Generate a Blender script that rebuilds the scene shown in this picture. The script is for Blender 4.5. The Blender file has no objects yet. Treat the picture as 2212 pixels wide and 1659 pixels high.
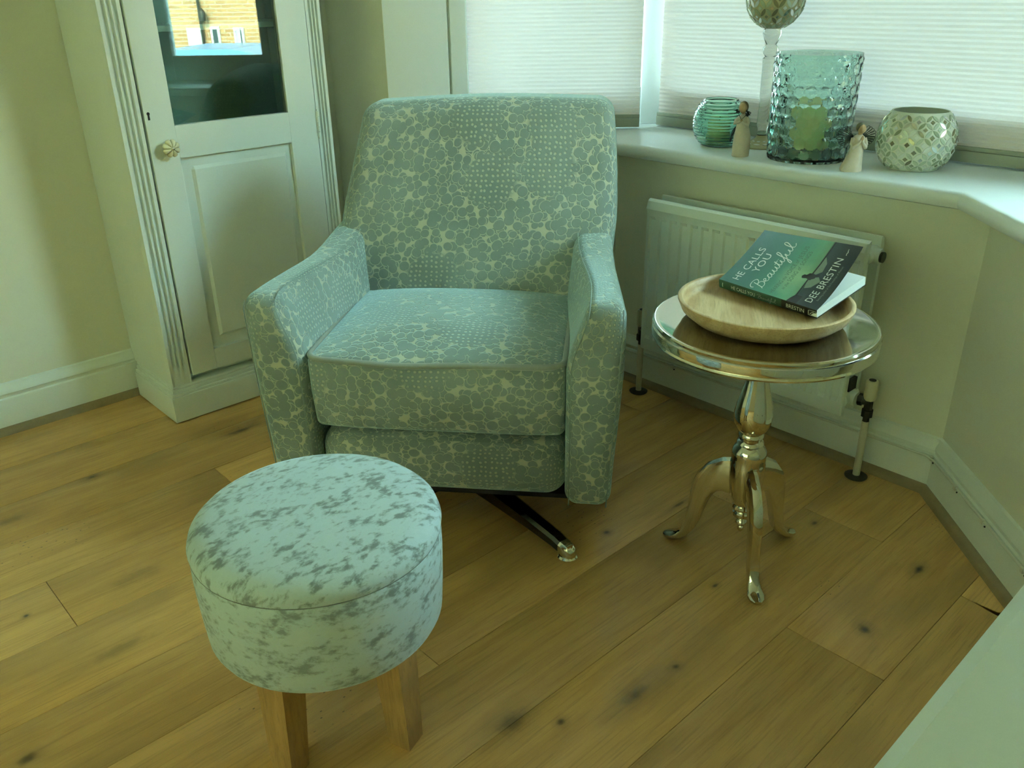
import bpy, math, random
import numpy as np
from mathutils import Vector, Matrix

random.seed(7)
RNG = np.random.RandomState(5)
S = bpy.context.scene
COL = S.collection
PI = math.pi
def rad(a): return a * PI / 180

# ------------------------------------------------------------------ camera
PITCH, ROLL, YAW, FPX, CAMH = rad(25.01385), rad(0.97658), rad(42.690), 1851.53, 1.1
_fw = Vector((math.sin(YAW) * math.cos(PITCH), math.cos(YAW) * math.cos(PITCH), -math.sin(PITCH)))
_rt = Vector((math.cos(YAW), -math.sin(YAW), 0))
_dn = _fw.cross(_rt)
_r = _rt * math.cos(ROLL) + _dn * math.sin(ROLL)
_d = -_rt * math.sin(ROLL) + _dn * math.cos(ROLL)
cam_data = bpy.data.cameras.new('camera')
cam_data.sensor_width = 36.0
cam_data.lens = 36.0 * FPX / 2212.0
cam_data.clip_start = 0.02
cam_data.clip_end = 200
cam = bpy.data.objects.new('camera', cam_data)
COL.objects.link(cam)
cam.matrix_world = Matrix(((_r.x, -_d.x, -_fw.x, 0), (_r.y, -_d.y, -_fw.y, 0), (_r.z, -_d.z, -_fw.z, CAMH), (0, 0, 0, 1)))
S.camera = cam

# ------------------------------------------------------------------ sky, sun, exposure
SKY_STRENGTH = 22.0
SUN_STRENGTH = 15.0
world = bpy.data.worlds.new('sky')
S.world = world
world.use_nodes = True
bgn = world.node_tree.nodes['Background']
bgn.inputs['Color'].default_value = (0.61, 0.93, 1.0, 1)
bgn.inputs['Strength'].default_value = SKY_STRENGTH
sun_data = bpy.data.lights.new('sun', 'SUN')
sun_data.energy = SUN_STRENGTH
sun_data.angle = rad(1.0)
sun_data.color = (1.0, 0.93, 0.70)
sun = bpy.data.objects.new('sun', sun_data)
COL.objects.link(sun)
_sd = Vector((-0.74, 0.52, 0.62)).normalized()      # towards the sun: behind the house
sun.rotation_euler = _sd.to_track_quat('Z', 'Y').to_euler()
S.view_settings.view_transform = 'Standard'
S.view_settings.look = 'None'
S.view_settings.gamma = 1.0
S.view_settings.use_curve_mapping = False
S.view_settings.exposure = 0.90
S.cycles.use_denoising = True
S.cycles.use_adaptive_sampling = True
S.cycles.adaptive_threshold = 0.02
S.cycles.max_bounces = 9
S.cycles.diffuse_bounces = 5
S.cycles.glossy_bounces = 4
S.cycles.transmission_bounces = 9
S.cycles.transparent_max_bounces = 16
S.cycles.caustics_reflective = False
S.cycles.sample_clamp_indirect = 6.0

# ------------------------------------------------------------------ material helpers
MATS = {}
class NT:
    """small helper round a node tree"""
    def __init__(s, name):
        s.m = bpy.data.materials.new(name); s.m.use_nodes = True
        s.t = s.m.node_tree; s.n = s.t.nodes; s.bsdf = s.n['Principled BSDF']; s.out = s.n['Material Output']
    def add(s, kind, **kw):
        nd = s.n.new(kind)
        for k, v in kw.items(): setattr(nd, k, v)
        return nd
    def link(s, a, b): s.t.links.new(a, b)
    def setv(s, sock, v):
        if hasattr(v, 'is_output') or isinstance(v, bpy.types.NodeSocket): s.link(v, sock)
        else: sock.default_value = v
    def math(s, op, a, b=0.0, clamp=False):
        nd = s.add('ShaderNodeMath', operation=op, use_clamp=clamp)
        s.setv(nd.inputs[0], a); s.setv(nd.inputs[1], b); return nd.outputs[0]
    def vmath(s, op, a, b):
        nd = s.add('ShaderNodeVectorMath', operation=op)
        s.setv(nd.inputs[0], a); s.setv(nd.inputs[1], b)
        return nd.outputs['Value'] if op in ('LENGTH', 'DISTANCE', 'DOT_PRODUCT') else nd.outputs[0]
    def ramp(s, v, lo, hi, a=0.0, b=1.0):
        nd = s.add('ShaderNodeMapRange', interpolation_type='SMOOTHSTEP')
        s.setv(nd.inputs['Value'], v); s.setv(nd.inputs['From Min'], lo); s.setv(nd.inputs['From Max'], hi)
        s.setv(nd.inputs['To Min'], a); s.setv(nd.inputs['To Max'], b); return nd.outputs[0]
    def mix(s, f, a, b, blend='MIX'):
        nd = s.add('ShaderNodeMix', data_type='RGBA', blend_type=blend)
        s.setv(nd.inputs[0], f); s.setv(nd.inputs[6], a); s.setv(nd.inputs[7], b); return nd.outputs[2]
    def noise(s, vec, scale, detail=3, rough=0.55, dist=0.0):
        nd = s.add('ShaderNodeTexNoise'); s.setv(nd.inputs['Vector'], vec)
        nd.inputs['Scale'].default_value = scale; nd.inputs['Detail'].default_value = detail
        nd.inputs['Roughness'].default_value = rough; nd.inputs['Distortion'].default_value = dist
        return nd.outputs['Fac']
    def voro(s, vec, scale, rnd=1.0, dim='2D'):
        nd = s.add('ShaderNodeTexVoronoi', voronoi_dimensions=dim); s.setv(nd.inputs['Vector'], vec)
        nd.inputs['Scale'].default_value = scale; nd.inputs['Randomness'].default_value = rnd
        return nd
    def scalev(s, vec, sc): return s.vmath('MULTIPLY', vec, sc)
    def pos(s): return s.add('ShaderNodeNewGeometry').outputs['Position']
    def uv(s): return s.add('ShaderNodeUVMap').outputs['UV']
    def obj(s): return s.add('ShaderNodeTexCoord').outputs['Object']
    def rnd(s): return s.add('ShaderNodeObjectInfo').outputs['Random']
    def bump(s, h, strength=0.3, dist=0.002):
        nd = s.add('ShaderNodeBump'); nd.inputs['Strength'].default_value = strength; nd.inputs['Distance'].default_value = dist
        s.link(h, nd.inputs['Height']); s.link(nd.outputs[0], s.bsdf.inputs['Normal'])
    def set(s, **kw):
        for k, v in kw.items(): s.setv(s.bsdf.inputs[k.replace('_', ' ')], v)
def c4(c): return (c[0], c[1], c[2], 1.0)

def simple(name, col, rough=0.5, metal=0.0, var=0.04, scale=30, bump=0.0, **kw):
    """plain surface with a faint procedural mottling"""
    if name in MATS: return MATS[name]
    t = NT(name)
    f = t.noise(t.obj(), scale, 4)
    lo = c4([max(0, x * (1 - var)) for x in col]); hi = c4([min(1, x * (1 + var)) for x in col])
    t.set(Base_Color=t.mix(f, lo, hi), Roughness=rough, Metallic=metal)
    for k, v in kw.items(): t.setv(t.bsdf.inputs[k.replace('_', ' ')], v)
    if bump: t.bump(f, bump, 0.001)
    MATS[name] = t.m
    return t.m

M_wall = simple('wall_paint_cream', (0.73, 0.745, 0.59), 0.62, var=0.02, scale=60, bump=0.08)
M_trim = simple('trim_paint_white', (0.75, 0.81, 0.72), 0.38, var=0.02, scale=20)
M_reveal = simple('reveal_paint_white', (0.83, 0.90, 0.89), 0.45, var=0.015, scale=12)
M_ceiling = simple('ceiling_paint', (0.82, 0.85, 0.83), 0.8, var=0.02)
M_cab = simple('cabinet_paint_white', (0.72, 0.79, 0.72), 0.34, var=0.02, scale=14)
M_cabin = simple('cabinet_inside_shade_haze', (0.36, 0.47, 0.43), 0.7, var=0.1)  # inside shade and teal glass haze put into the colour
M_rad = simple('radiator_enamel', (0.72, 0.80, 0.71), 0.32, var=0.015, scale=25)
M_bead = simple('stained_bead_wood', (0.24, 0.18, 0.085), 0.5, var=0.25, scale=40)
M_black = simple('black_underlay_shade', (0.008, 0.008, 0.007), 0.7)  # near-black backing, also painted as the shade inside gaps and holes
M_dark = simple('dark_bronze_metal', (0.05, 0.045, 0.035), 0.4, 0.8, var=0.3)
M_cream = simple('cream_plastic', (0.62, 0.56, 0.36), 0.4, var=0.05)
M_pipe = simple('painted_pipe_cream', (0.58, 0.55, 0.40), 0.45, var=0.12, scale=50)
M_cable = simple('cable_white_plastic', (0.66, 0.68, 0.58), 0.45)
M_chrome = simple('polished_nickel', (0.74, 0.72, 0.62), 0.07, 1.0, var=0.02)
M_shadechrome = simple('shaded_chrome', (0.10, 0.10, 0.09), 0.12, 1.0, var=0.05)  # chrome darkened in its colour for the shade under the chair
M_rail = simple('blind_rail_grey_green', (0.33, 0.36, 0.27), 0.5)
M_unit = simple('unit_lacquer_white', (0.80, 0.90, 0.83), 0.35, var=0.01)
M_wax = simple('candle_wax_ivory', (0.66, 0.66, 0.34), 0.5, var=0.06, Subsurface_Weight=0.25, Subsurface_Scale=0.02)
M_resin = simple('figurine_resin_cream', (0.62, 0.55, 0.43), 0.7, var=0.12, scale=90, bump=0.3)
M_skin = simple('figurine_resin_tan', (0.46, 0.31, 0.16), 0.7, var=0.1)
M_hairb = simple('figurine_hair_brown', (0.20, 0.14, 0.06), 0.7, var=0.3, scale=120)
M_hairg = simple('figurine_hair_dark', (0.09, 0.09, 0.06), 0.7, var=0.3, scale=120)
M_wire = simple('black_wire', (0.015, 0.015, 0.014), 0.4, 0.5)
M_ceramic = simple('knob_ceramic_cream', (0.70, 0.66, 0.44), 0.25, var=0.05)
M_paper = simple('book_paper', (0.76, 0.80, 0.74), 0.7, var=0.03, scale=200)
M_print_white = simple('print_white', (0.78, 0.84, 0.78), 0.45, var=0.01)
M_print_dark = simple('print_dark_green', (0.05, 0.14, 0.10), 0.45, var=0.01)
M_print_black = simple('print_black', (0.006, 0.007, 0.006), 0.45, var=0.01)
M_print_grey = simple('print_grey', (0.25, 0.30, 0.26), 0.5, var=0.01)
M_print_glint = simple('print_pale_water', (0.22, 0.30, 0.22), 0.5, var=0.35, scale=900)
M_grout = simple('mosaic_grout_pale', (0.74, 0.78, 0.66), 0.5, var=0.05)
M_grout2 = simple('mosaic_grout_gold', (0.40, 0.36, 0.20), 0.4, 0.3, var=0.1)
M_tiles = [simple('mosaic_tile_pearl', (0.52, 0.60, 0.46), 0.22, 0.1, var=0.12, scale=60),
           simple('mosaic_tile_sage', (0.36, 0.42, 0.27), 0.2, 0.15, var=0.15, scale=60),
           simple('mosaic_tile_mirror', (0.80, 0.84, 0.82), 0.06, 1.0),
           simple('mosaic_tile_olive', (0.26, 0.25, 0.14), 0.15, 0.55, var=0.15, scale=60),
           simple('mosaic_tile_white', (0.78, 0.82, 0.74), 0.2, 0.1, var=0.05)]
M_tarmac = simple('street_tarmac', (0.10, 0.10, 0.09), 0.9, var=0.2)
M_car = simple('car_paint_blue', (0.10, 0.30, 0.55), 0.25, 0.2, var=0.02)
M_carglass = simple('car_glass_dark', (0.02, 0.03, 0.035), 0.1)
M_tyre = simple('tyre_rubber', (0.02, 0.02, 0.02), 0.8)
M_upvc = simple('white_upvc', (0.85, 0.88, 0.84), 0.4)
M_hwin = simple('house_window_dark', (0.03, 0.05, 0.05), 0.1)
M_roof = simple('roof_tile_brown', (0.16, 0.09, 0.05), 0.8, var=0.2)

def glass(name, col, rough=0.0, ior=1.45):
    t = NT(name)
    t.set(Base_Color=c4(col), Roughness=rough, IOR=ior, Transmission_Weight=1.0)
    MATS[name] = t.m
    return t.m
M_teal = glass('aqua_glass', (0.77, 0.97, 0.91))
M_tealb = glass('aqua_ribbed_glass', (0.62, 0.93, 0.81))
M_clear = glass('clear_glass', (0.93, 0.97, 0.95))
def pane(name, tint, refl, rough=0.01):
    """thin sheet glass: lets light straight through and mirrors a little"""
    t = NT(name)
    tr = t.add('ShaderNodeBsdfTransparent'); tr.inputs[0].default_value = c4(tint)
    gl = t.add('ShaderNodeBsdfGlossy'); gl.inputs['Roughness'].default_value = rough; gl.inputs['Color'].default_value = (0.95, 1, 0.97, 1)
    fr = t.add('ShaderNodeFresnel'); fr.inputs[0].default_value = 1.5
    mx = t.add('ShaderNodeMixShader')
    t.link(t.math('ADD', fr.outputs[0], refl, True), mx.inputs[0]); t.link(tr.outputs[0], mx.inputs[1]); t.link(gl.outputs[0], mx.inputs[2])
    t.link(mx.outputs[0], t.out.inputs[0])
    return t.m
M_pane = pane('window_glass', (0.95, 0.98, 0.96), 0.03)
M_cabglass = pane('cabinet_glass', (0.80, 0.90, 0.86), 0.03)

def blind_fabric():
    t = NT('blind_fabric_white')
    f = t.noise(t.scalev(t.pos(), (30, 30, 400)), 1.0, 3)
    col = t.mix(f, (0.90, 0.82, 0.79, 1), (0.94, 0.86, 0.83, 1))
    d = t.add('ShaderNodeBsdfDiffuse'); t.link(col, d.inputs[0])
    r = t.add('ShaderNodeBsdfTranslucent'); t.link(col, r.inputs[0])
    m = t.add('ShaderNodeMixShader'); m.inputs[0].default_value = 0.078
    t.link(d.outputs[0], m.inputs[1]); t.link(r.outputs[0], m.inputs[2]); t.link(m.outputs[0], t.out.inputs[0])
    return t.m
M_blind = blind_fabric()

def oak(name, knots=None, plank=False, base=((0.65, 0.380, 0.120), (0.53, 0.300, 0.090)), rough=0.38, axis=(1.6, 14, 14), local=False):
    t = NT(name)
    p = t.obj() if local else t.pos()
    if plank:
        off = t.add('ShaderNodeCombineXYZ'); r = t.rnd()
        t.link(t.math('MULTIPLY', r, 37.0), off.inputs[0]); t.link(t.math('MULTIPLY', r, 11.0), off.inputs[2])
        q = t.vmath('ADD', p, off.outputs[0])
    else: q = p
    g = t.scalev(q, axis)
    n1 = t.noise(g, 2.2, 6, 0.6, 0.6)
    n2 = t.noise(t.scalev(q, (axis[0] * 3, axis[1] * 9, axis[2] * 9)), 2.0, 3, 0.6)
    n3 = t.noise(t.scalev(q, (1.5, 4, 4)), 1.6, 2)
    col = t.mix(t.ramp(n1, 0.30, 0.72), c4(base[0]), c4(base[1]))
    col = t.mix(t.math('MULTIPLY', t.ramp(n2, 0.48, 0.72), 0.42), col, c4([x * 0.55 for x in base[1]]))
    col = t.mix(t.math('MULTIPLY', t.ramp(n3, 0.48, 0.70), 0.55), col, c4((base[1][0] * 0.62, base[1][1] * 0.66, base[1][2] * 0.72)))
    if plank:
        w = t.rnd()
        br = t.ramp(w, 0.0, 1.0, 0.88, 1.08)
        hs = t.add('ShaderNodeHueSaturation'); hs.inputs['Saturation'].default_value = 1.0
        t.link(br, hs.inputs['Value']); t.link(col, hs.inputs['Color']); col = hs.outputs[0]
        # small pores and specks
        v = t.voro(t.scalev(p, (1, 1.8, 0)), 26, 1.0)
        col = t.mix(t.math('MULTIPLY', t.ramp(v.outputs['Distance'], 0.035, 0.075, 0.8, 0), t.ramp(t.noise(p, 3.0, 1), 0.58, 0.66)), col, (0.06, 0.04, 0.02, 1))
    if knots:
        warp = t.noise(p, 22, 3)
        for (kx, ky, a, b, s) in knots:
            a *= 1.2; b *= 1.25
            dv = t.vmath('SUBTRACT', p, (kx, ky, 0))
            l = t.vmath('LENGTH', t.scalev(dv, (1 / a, 1 / b, 0)), (0, 0, 0))
            l = t.math('ADD', l, t.math('MULTIPLY', t.math('SUBTRACT', warp, 0.5), 1.3))
            col = t.mix(t.math('MULTIPLY', t.ramp(l, 0.3, 1.9, 1, 0), 0.45 * s), col, (0.13, 0.09, 0.04, 1))
            col = t.mix(t.math('MULTIPLY', t.ramp(l, 0.05, 0.8, 1, 0), s), col, (0.030, 0.021, 0.010, 1))
    t.set(Base_Color=col, Roughness=t.ramp(n1, 0.2, 0.8, rough - 0.05, rough + 0.10))
    t.bump(n2, 0.10, 0.0006)
    return t.m
KNOTS = [(1.575, .487, .024, .012, 1.0), (1.324, .478, .016, .014, .9), (.894, .670, .055, .016, .7), (.702, .770, .05, .022, .6), (.482, 2.074, .022, .012, .9),
         (.865, 2.039, .06, .014, .8), (.273, 2.008, .05, .02, .5), (1.217, 1.02, .012, .009, .8), (.758, .717, .012, .009, .8), (1.419, .977, .05, .007, .7),
         (.995, .663, .010, .008, .8), (.096, 1.25, .02, .012, .7), (.200, 1.623, .007, .006, .9), (1.575, .719, .012, .008, .8), (1.233, .746, .010, .005, .8),
         (1.253, .657, .008, .006, .6), (.299, 1.403, .07, .02, .35), (.736, 1.199, .02, .007, .6), (.40, 1.60, .09, .03, .3)]
M_floor = oak('floor_oak_planks', KNOTS, plank=True)
M_leg = oak('stool_leg_oak', None, base=((0.46, 0.27, 0.09), (0.34, 0.19, 0.06)), axis=(14, 14, 1.6), local=True, rough=0.5)
M_tray = oak('tray_mango_wood', None, base=((0.60, 0.44, 0.22), (0.42, 0.27, 0.11)), axis=(3, 16, 16), local=True, rough=0.45)

def dot_velvet():
    """cut velvet: grey-teal discs on a paler ground, with patches of tiny pale dots"""
    t = NT('armchair_cut_velvet')
    uv = t.uv()
    wob = t.add('ShaderNodeTexNoise'); t.link(uv, wob.inputs['Vector']); wob.inputs['Scale'].default_value = 30
    uv2 = t.vmath('ADD', uv, t.vmath('MULTIPLY', t.vmath('SUBTRACT', wob.outputs['Color'], (0.5, 0.5, 0.5)), (0.006, 0.006, 0)))
    def layer(scale, off, lo, hi):
        q = t.vmath('ADD', uv2, (off, off * 0.7, 0))
        vo = t.voro(q, scale, 0.85)
        sc = t.add('ShaderNodeSeparateColor'); t.link(vo.outputs['Color'], sc.inputs[0])
        th = t.ramp(sc.outputs[0], 0.0, 1.0, lo, hi)
        e = t.math('SUBTRACT', vo.outputs['Distance'], th)
        return t.ramp(e, -0.06, 0.01, 1, 0), t.ramp(e, 0.01, 0.07, 1, 0)      # disc, disc plus its pale rim
    a_in, a_all = layer(42, 0.0, 0.37, 0.53)
    b_in, b_all = layer(45, 3.37, 0.34, 0.50)
    c_in, c_all = layer(56, 7.91, 0.32, 0.48)
    under = t.math('MAXIMUM', t.math('MULTIPLY', b_in, 1.0), t.math('MULTIPLY', c_in, t.math('SUBTRACT', 1.0, b_all)))
    disc = t.math('MAXIMUM', a_in, t.math('MULTIPLY', under, t.math('SUBTRACT', 1.0, t.math('MULTIPLY', a_all, 0.7))))
    d2 = t.voro(uv2, 88, 0.40).outputs['Distance']
    pin = t.ramp(d2, 0.17, 0.30, 0.1, 1)
    big = t.voro(uv, 4.6, 0.75).outputs['Distance']
    patch = t.ramp(big, 0.22, 0.30, 1, 0)
    m = t.add('ShaderNodeMix', data_type='FLOAT'); t.link(patch, m.inputs[0]); t.link(disc, m.inputs[2]); t.link(pin, m.inputs[3])
    mask = m.outputs[0]
    sh = t.noise(uv, 5, 3)
    dark = t.mix(t.ramp(sh, 0.3, 0.7), (0.190, 0.245, 0.212, 1), (0.260, 0.330, 0.295, 1))
    light = t.mix(t.ramp(sh, 0.3, 0.7), (0.47, 0.50, 0.36, 1), (0.52, 0.56, 0.44, 1))
    t.set(Base_Color=t.mix(mask, light, dark), Roughness=0.75, Sheen_Weight=1.0, Sheen_Roughness=0.45, Sheen_Tint=(0.66, 0.95, 1.0, 1), Specular_IOR_Level=0.2)
    t.bump(mask, 0.55, 0.003)
    return t.m
M_velvet = dot_velvet()

def crushed_velvet():
    t = NT('stool_crushed_velvet')
    uv = t.uv()
    g = t.scalev(uv, (0.62, 1.0, 1))
    n1 = t.noise(g, 95, 5, 0.62, 0.2)
    n2 = t.noise(g, 24, 4, 0.6, 0.2)
    f = t.math('ADD', t.math('MULTIPLY', n1, 0.55), t.math('MULTIPLY', n2, 0.53))
    mask = t.ramp(f, 0.515, 0.66)
    base = t.mix(n1, (0.46, 0.58, 0.57, 1), (0.58, 0.70, 0.69, 1))
    weave = t.noise(t.scalev(uv, (900, 900, 1)), 1, 1)
    base = t.mix(t.math('MULTIPLY', weave, 0.16), base, (0.2, 0.25, 0.24, 1))
    t.set(Base_Color=t.mix(mask, base, (0.20, 0.24, 0.215, 1)), Roughness=0.7, Sheen_Weight=0.45, Sheen_Roughness=0.4, Sheen_Tint=(0.8, 0.97, 1.0, 1), Specular_IOR_Level=0.25)
    t.bump(f, 0.25, 0.003)
    return t.m
M_crush = crushed_velvet()

def brick_mat():
    t = NT('house_brick_wall')
    b = t.add('ShaderNodeTexBrick'); t.link(t.uv(), b.inputs['Vector'])
    b.inputs['Color1'].default_value = (0.42, 0.21, 0.08, 1); b.inputs['Color2'].default_value = (0.52, 0.28, 0.11, 1)
    b.inputs['Mortar'].default_value = (0.55, 0.42, 0.26, 1)
    b.inputs['Scale'].default_value = 1.0; b.inputs['Brick Width'].default_value = 0.225; b.inputs['Row Height'].default_value = 0.075
    b.inputs['Mortar Size'].default_value = 0.010
    t.set(Base_Color=b.outputs['Color'], Roughness=0.9)
    return t.m
M_brick = brick_mat()

def cover_mat():
    t = NT('book_cover_print')
    uv = t.uv()                       # u from spine to fore edge, v from head to foot, both 0..1
    sp = t.add('ShaderNodeSeparateXYZ'); t.link(uv, sp.inputs[0])
    cr = t.add('ShaderNodeValToRGB'); t.link(sp.outputs[1], cr.inputs[0])
    e = cr.color_ramp.elements
    e[0].position = 0.0; e[0].color = (0.035, 0.13, 0.11, 1)
    e[1].position = 1.0; e[1].color = (0.008, 0.010, 0.010, 1)
    for p, c in ((0.25, (0.045, 0.17, 0.14, 1)), (0.50, (0.08, 0.30, 0.21, 1)), (0.66, (0.15, 0.40, 0.24, 1)), (0.725, (0.17, 0.36, 0.20, 1)), (0.745, (0.030, 0.045, 0.045, 1)), (0.85, (0.012, 0.016, 0.016, 1))):
        x = e.new(p); x.color = c
    dv = t.vmath('SUBTRACT', uv, (0.42, 0.60, 0))
    l = t.vmath('LENGTH', t.scalev(dv, (1.5, 3.2, 0)), (0, 0, 0))
    n = t.noise(uv, 5, 4)
    glow = t.math('MULTIPLY', t.ramp(t.math('ADD', l, t.math('MULTIPLY', n, 0.3)), 0.15, 0.75, 1, 0), t.ramp(sp.outputs[1], 0.715, 0.735, 1, 0))
    col = t.mix(t.math('MULTIPLY', glow, 0.75), cr.outputs[0], (0.42, 0.66, 0.38, 1))
    col = t.mix(t.math('MULTIPLY', n, 0.25), col, (0.03, 0.12, 0.10, 1))
    t.set(Base_Color=col, Roughness=0.42)
    return t.m
M_cover = cover_mat()
def spine_mat():
    t = NT('book_spine_print')
    sp = t.add('ShaderNodeSeparateXYZ'); t.link(t.uv(), sp.inputs[0])
    t.set(Base_Color=t.mix(t.ramp(sp.outputs[1], 0.655, 0.665), (0.022, 0.075, 0.045, 1), (0.006, 0.007, 0.006, 1)), Roughness=0.45)
    return t.m
M_spine = spine_mat()

# ------------------------------------------------------------------ object helpers
def props(o, label=None, cat=None, group=None, kind=None):
    if label: o['label'] = label
    if cat: o['category'] = cat
    if group: o['group'] = group
    if kind: o['kind'] = kind
    return o
def thing(name, label, cat, loc=(0, 0, 0), rotz=0.0, group=None, kind=None):
    o = bpy.data.objects.new(name, None); COL.objects.link(o)
    o.location = loc; o.rotation_euler = (0, 0, rotz); o.empty_display_size = 0.05
    return props(o, label, cat, group, kind)
def mesh_obj(name, V, F, mat, parent=None, smooth=True, uv=None, angle=40):
    me = bpy.data.meshes.new(name)
    me.from_pydata([tuple(map(float, v)) for v in V], [], [tuple(f) for f in F])
    me.validate(); me.update()
    if uv is not None:
        l = me.uv_layers.new(name='UVMap')
        if len(uv) == len(me.loops):
            l.data.foreach_set('uv', np.asarray(uv, dtype=np.float32).ravel())
    if smooth:
        me.polygons.foreach_set('use_smooth', [True] * len(me.polygons))
        me.set_sharp_from_angle(angle=rad(angle))
    me.materials.append(mat)
    o = bpy.data.objects.new(name, me); COL.objects.link(o)
    if parent is not None: o.parent = parent
    return o

class MB:
    """collects shapes into one mesh"""
    def __init__(s): s.V = []; s.F = []
    def add(s, V, F):
        b = len(s.V); s.V += [tuple(v) for v in V]; s.F += [tuple(i + b for i in f) for f in F]; return s
    def box(s, x0, x1, y0, y1, z0, z1, bev=0.0):
        if bev <= 0:
            V = [(x0, y0, z0), (x1, y0, z0), (x1, y1, z0), (x0, y1, z0), (x0, y0, z1), (x1, y0, z1), (x1, y1, z1), (x0, y1, z1)]
            return s.add(V, [(0, 3, 2, 1), (4, 5, 6, 7), (0, 1, 5, 4), (1, 2, 6, 5), (2, 3, 7, 6), (3, 0, 4, 7)])
        V, F, _ = softbox((x1 - x0) / 2, (y1 - y0) / 2, (z1 - z0) / 2, bev, 1, 1, 1, 2)
        return s.add(V + np.array([(x0 + x1) / 2, (y0 + y1) / 2, (z0 + z1) / 2]), F)
    def prism(s, poly, z0, z1):
        n = len(poly)
        V = [(p[0], p[1], z0) for p in poly] + [(p[0], p[1], z1) for p in poly]
        F = [tuple(range(n - 1, -1, -1)), tuple(range(n, 2 * n))] + [(i, (i + 1) % n, n + (i + 1) % n, n + i) for i in range(n)]
        return s.add(V, F)
    def lathe(s, prof, seg=48, c=(0, 0), closed=False, a0=0.0, wob=None):
        n = len(prof); V = []
        for i in range(seg):
            a = a0 + 2 * PI * i / seg
            for (r, z) in prof:
                rr = r if wob is None else wob(r, z, a)
                V.append((c[0] + rr * math.cos(a), c[1] + rr * math.sin(a), z))
        F = []
        for i in range(seg):
            j = (i + 1) % seg
            for k in range(n if closed else n - 1):
                k2 = (k + 1) % n
                F.append((i * n + k, j * n + k, j * n + k2, i * n + k2))
        if not closed:
            if prof[0][0] > 1e-6: F.append(tuple(i * n for i in range(seg - 1, -1, -1)))
            if prof[-1][0] > 1e-6: F.append(tuple(i * n + n - 1 for i in range(seg)))
        return s.add(V, F)
    def tube(s, pts, r, seg=8, closed=False, cap=True):
        pts = [Vector(p) for p in pts]; n = len(pts)
        rs = r if hasattr(r, '__len__') else [r] * n
        V = []; up = Vector((0, 0, 1)); prev = None
        for i, p in enumerate(pts):
            if closed: d = pts[(i + 1) % n] - pts[i - 1]
            else: d = pts[min(i + 1, n - 1)] - pts[max(i - 1, 0)]
            d.normalize()
            if prev is None:
                a = d.cross(up)
                if a.length < 1e-4: a = d.cross(Vector((1, 0, 0)))
            else: a = prev - d * prev.dot(d)
            a.normalize(); prev = a; b = d.cross(a)
            for k in range(seg):
                t = 2 * PI * k / seg
                V.append(tuple(p + (a * math.cos(t) + b * math.sin(t)) * rs[i]))
        F = []
        for i in range(n if closed else n - 1):
            j = (i + 1) % n
            for k in range(seg):
                F.append((i * seg + k, i * seg + (k + 1) % seg, j * seg + (k + 1) % seg, j * seg + k))
        if cap and not closed:
            F.append(tuple(range(seg - 1, -1, -1))); F.append(tuple((n - 1) * seg + k for k in range(seg)))
        return s.add(V, F)
    def build(s, name, mat, parent=None, smooth=True, angle=40): return mesh_obj(name, s.V, s.F, mat, parent, smooth, None, angle)

def softbox(hx, hy, hz, r, nx=8, ny=8, nz=8, k=4):
    """rounded box: vertices, quads and per-loop uv in metres"""
    def axis(h, n):
        rr = min(r, h * 0.999)
        arc = [(-h + rr * i / k) for i in range(k)]
        mid = list(np.linspace(-h + rr, h - rr, n + 1))
        return arc + mid + [-a for a in arc[::-1]]
    ax = (axis(hx, nx), axis(hy, ny), axis(hz, nz)); H = (hx, hy, hz)
    idx = {}; V = []; F = []; UV = []
    core = np.array([max(h - min(r, h * 0.999), 0) for h in H])
    def vert(p):
        key = (round(p[0], 6), round(p[1], 6), round(p[2], 6))
        if key not in idx:
            q = np.array(p); cc = np.clip(q, -core, core); d = q - cc
            # even out the arc sampling
            m = np.abs(d) / r
            d = np.sign(d) * np.tan(m * PI / 4)
            L = np.linalg.norm(d)
            idx[key] = len(V); V.append(cc + d / L * r)
        return idx[key]
    for a in range(3):
        b, c = (a + 1) % 3, (a + 2) % 3
        for sgn in (-1, 1):
            for i in range(len(ax[b]) - 1):
                for j in range(len(ax[c]) - 1):
                    cs = []
                    for (u, v) in ((i, j), (i + 1, j), (i + 1, j + 1), (i, j + 1)):
                        p = [0, 0, 0]; p[a] = sgn * H[a]; p[b] = ax[b][u]; p[c] = ax[c][v]; cs.append(p)
                    if sgn < 0: cs = cs[::-1]
                    F.append(tuple(vert(p) for p in cs))
                    for p in cs:
                        if a == 0: UV.append((p[1] + 3.1 * sgn, p[2] + 1.7))
                        elif a == 1: UV.append((p[0], p[2] + 5.3 * sgn))
                        else: UV.append((p[0] + 7.7, p[1] + 2.9 * sgn))
    return np.array(V), F, UV

def soft(name, half, ctr, r, n, mat, parent, deform=None, k=4, uvoff=(0, 0)):
    V, F, UV = softbox(*half, r, *n, k)
    V = V + np.array(ctr)
    if deform is not None: V = deform(V)
    UV = [(u + uvoff[0], v + uvoff[1]) for u, v in UV]
    return mesh_obj(name, V, F, mat, parent, True, UV, 180)

def box_obj(name, x0, x1, y0, y1, z0, z1, mat, parent=None, bev=0.0):
    return MB().box(x0, x1, y0, y1, z0, z1, bev).build(name, mat, parent, True, 30)

def smoothstep(a, b, x):
    t = np.clip((x - a) / (b - a), 0, 1); return t * t * (3 - 2 * t)

# ================================================================== THE SETTING
# room axes: X along the floor planks (towards the bay), Y towards the wall behind the cabinet
YL, XF = 2.498, 1.55            # wall behind cabinet, front wall either side of the bay
XC = 1.895                      # wall under the central window
YA, YB = 0.598, 1.595           # ends of that wall
YM = (YA + YB) / 2
ZS = 0.70                       # sill top
ZC = 2.40
XB, YR = -2.6, -1.9             # walls behind the camera

def struct(name, label, cat): return thing(name, label, cat, kind='structure')
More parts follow.
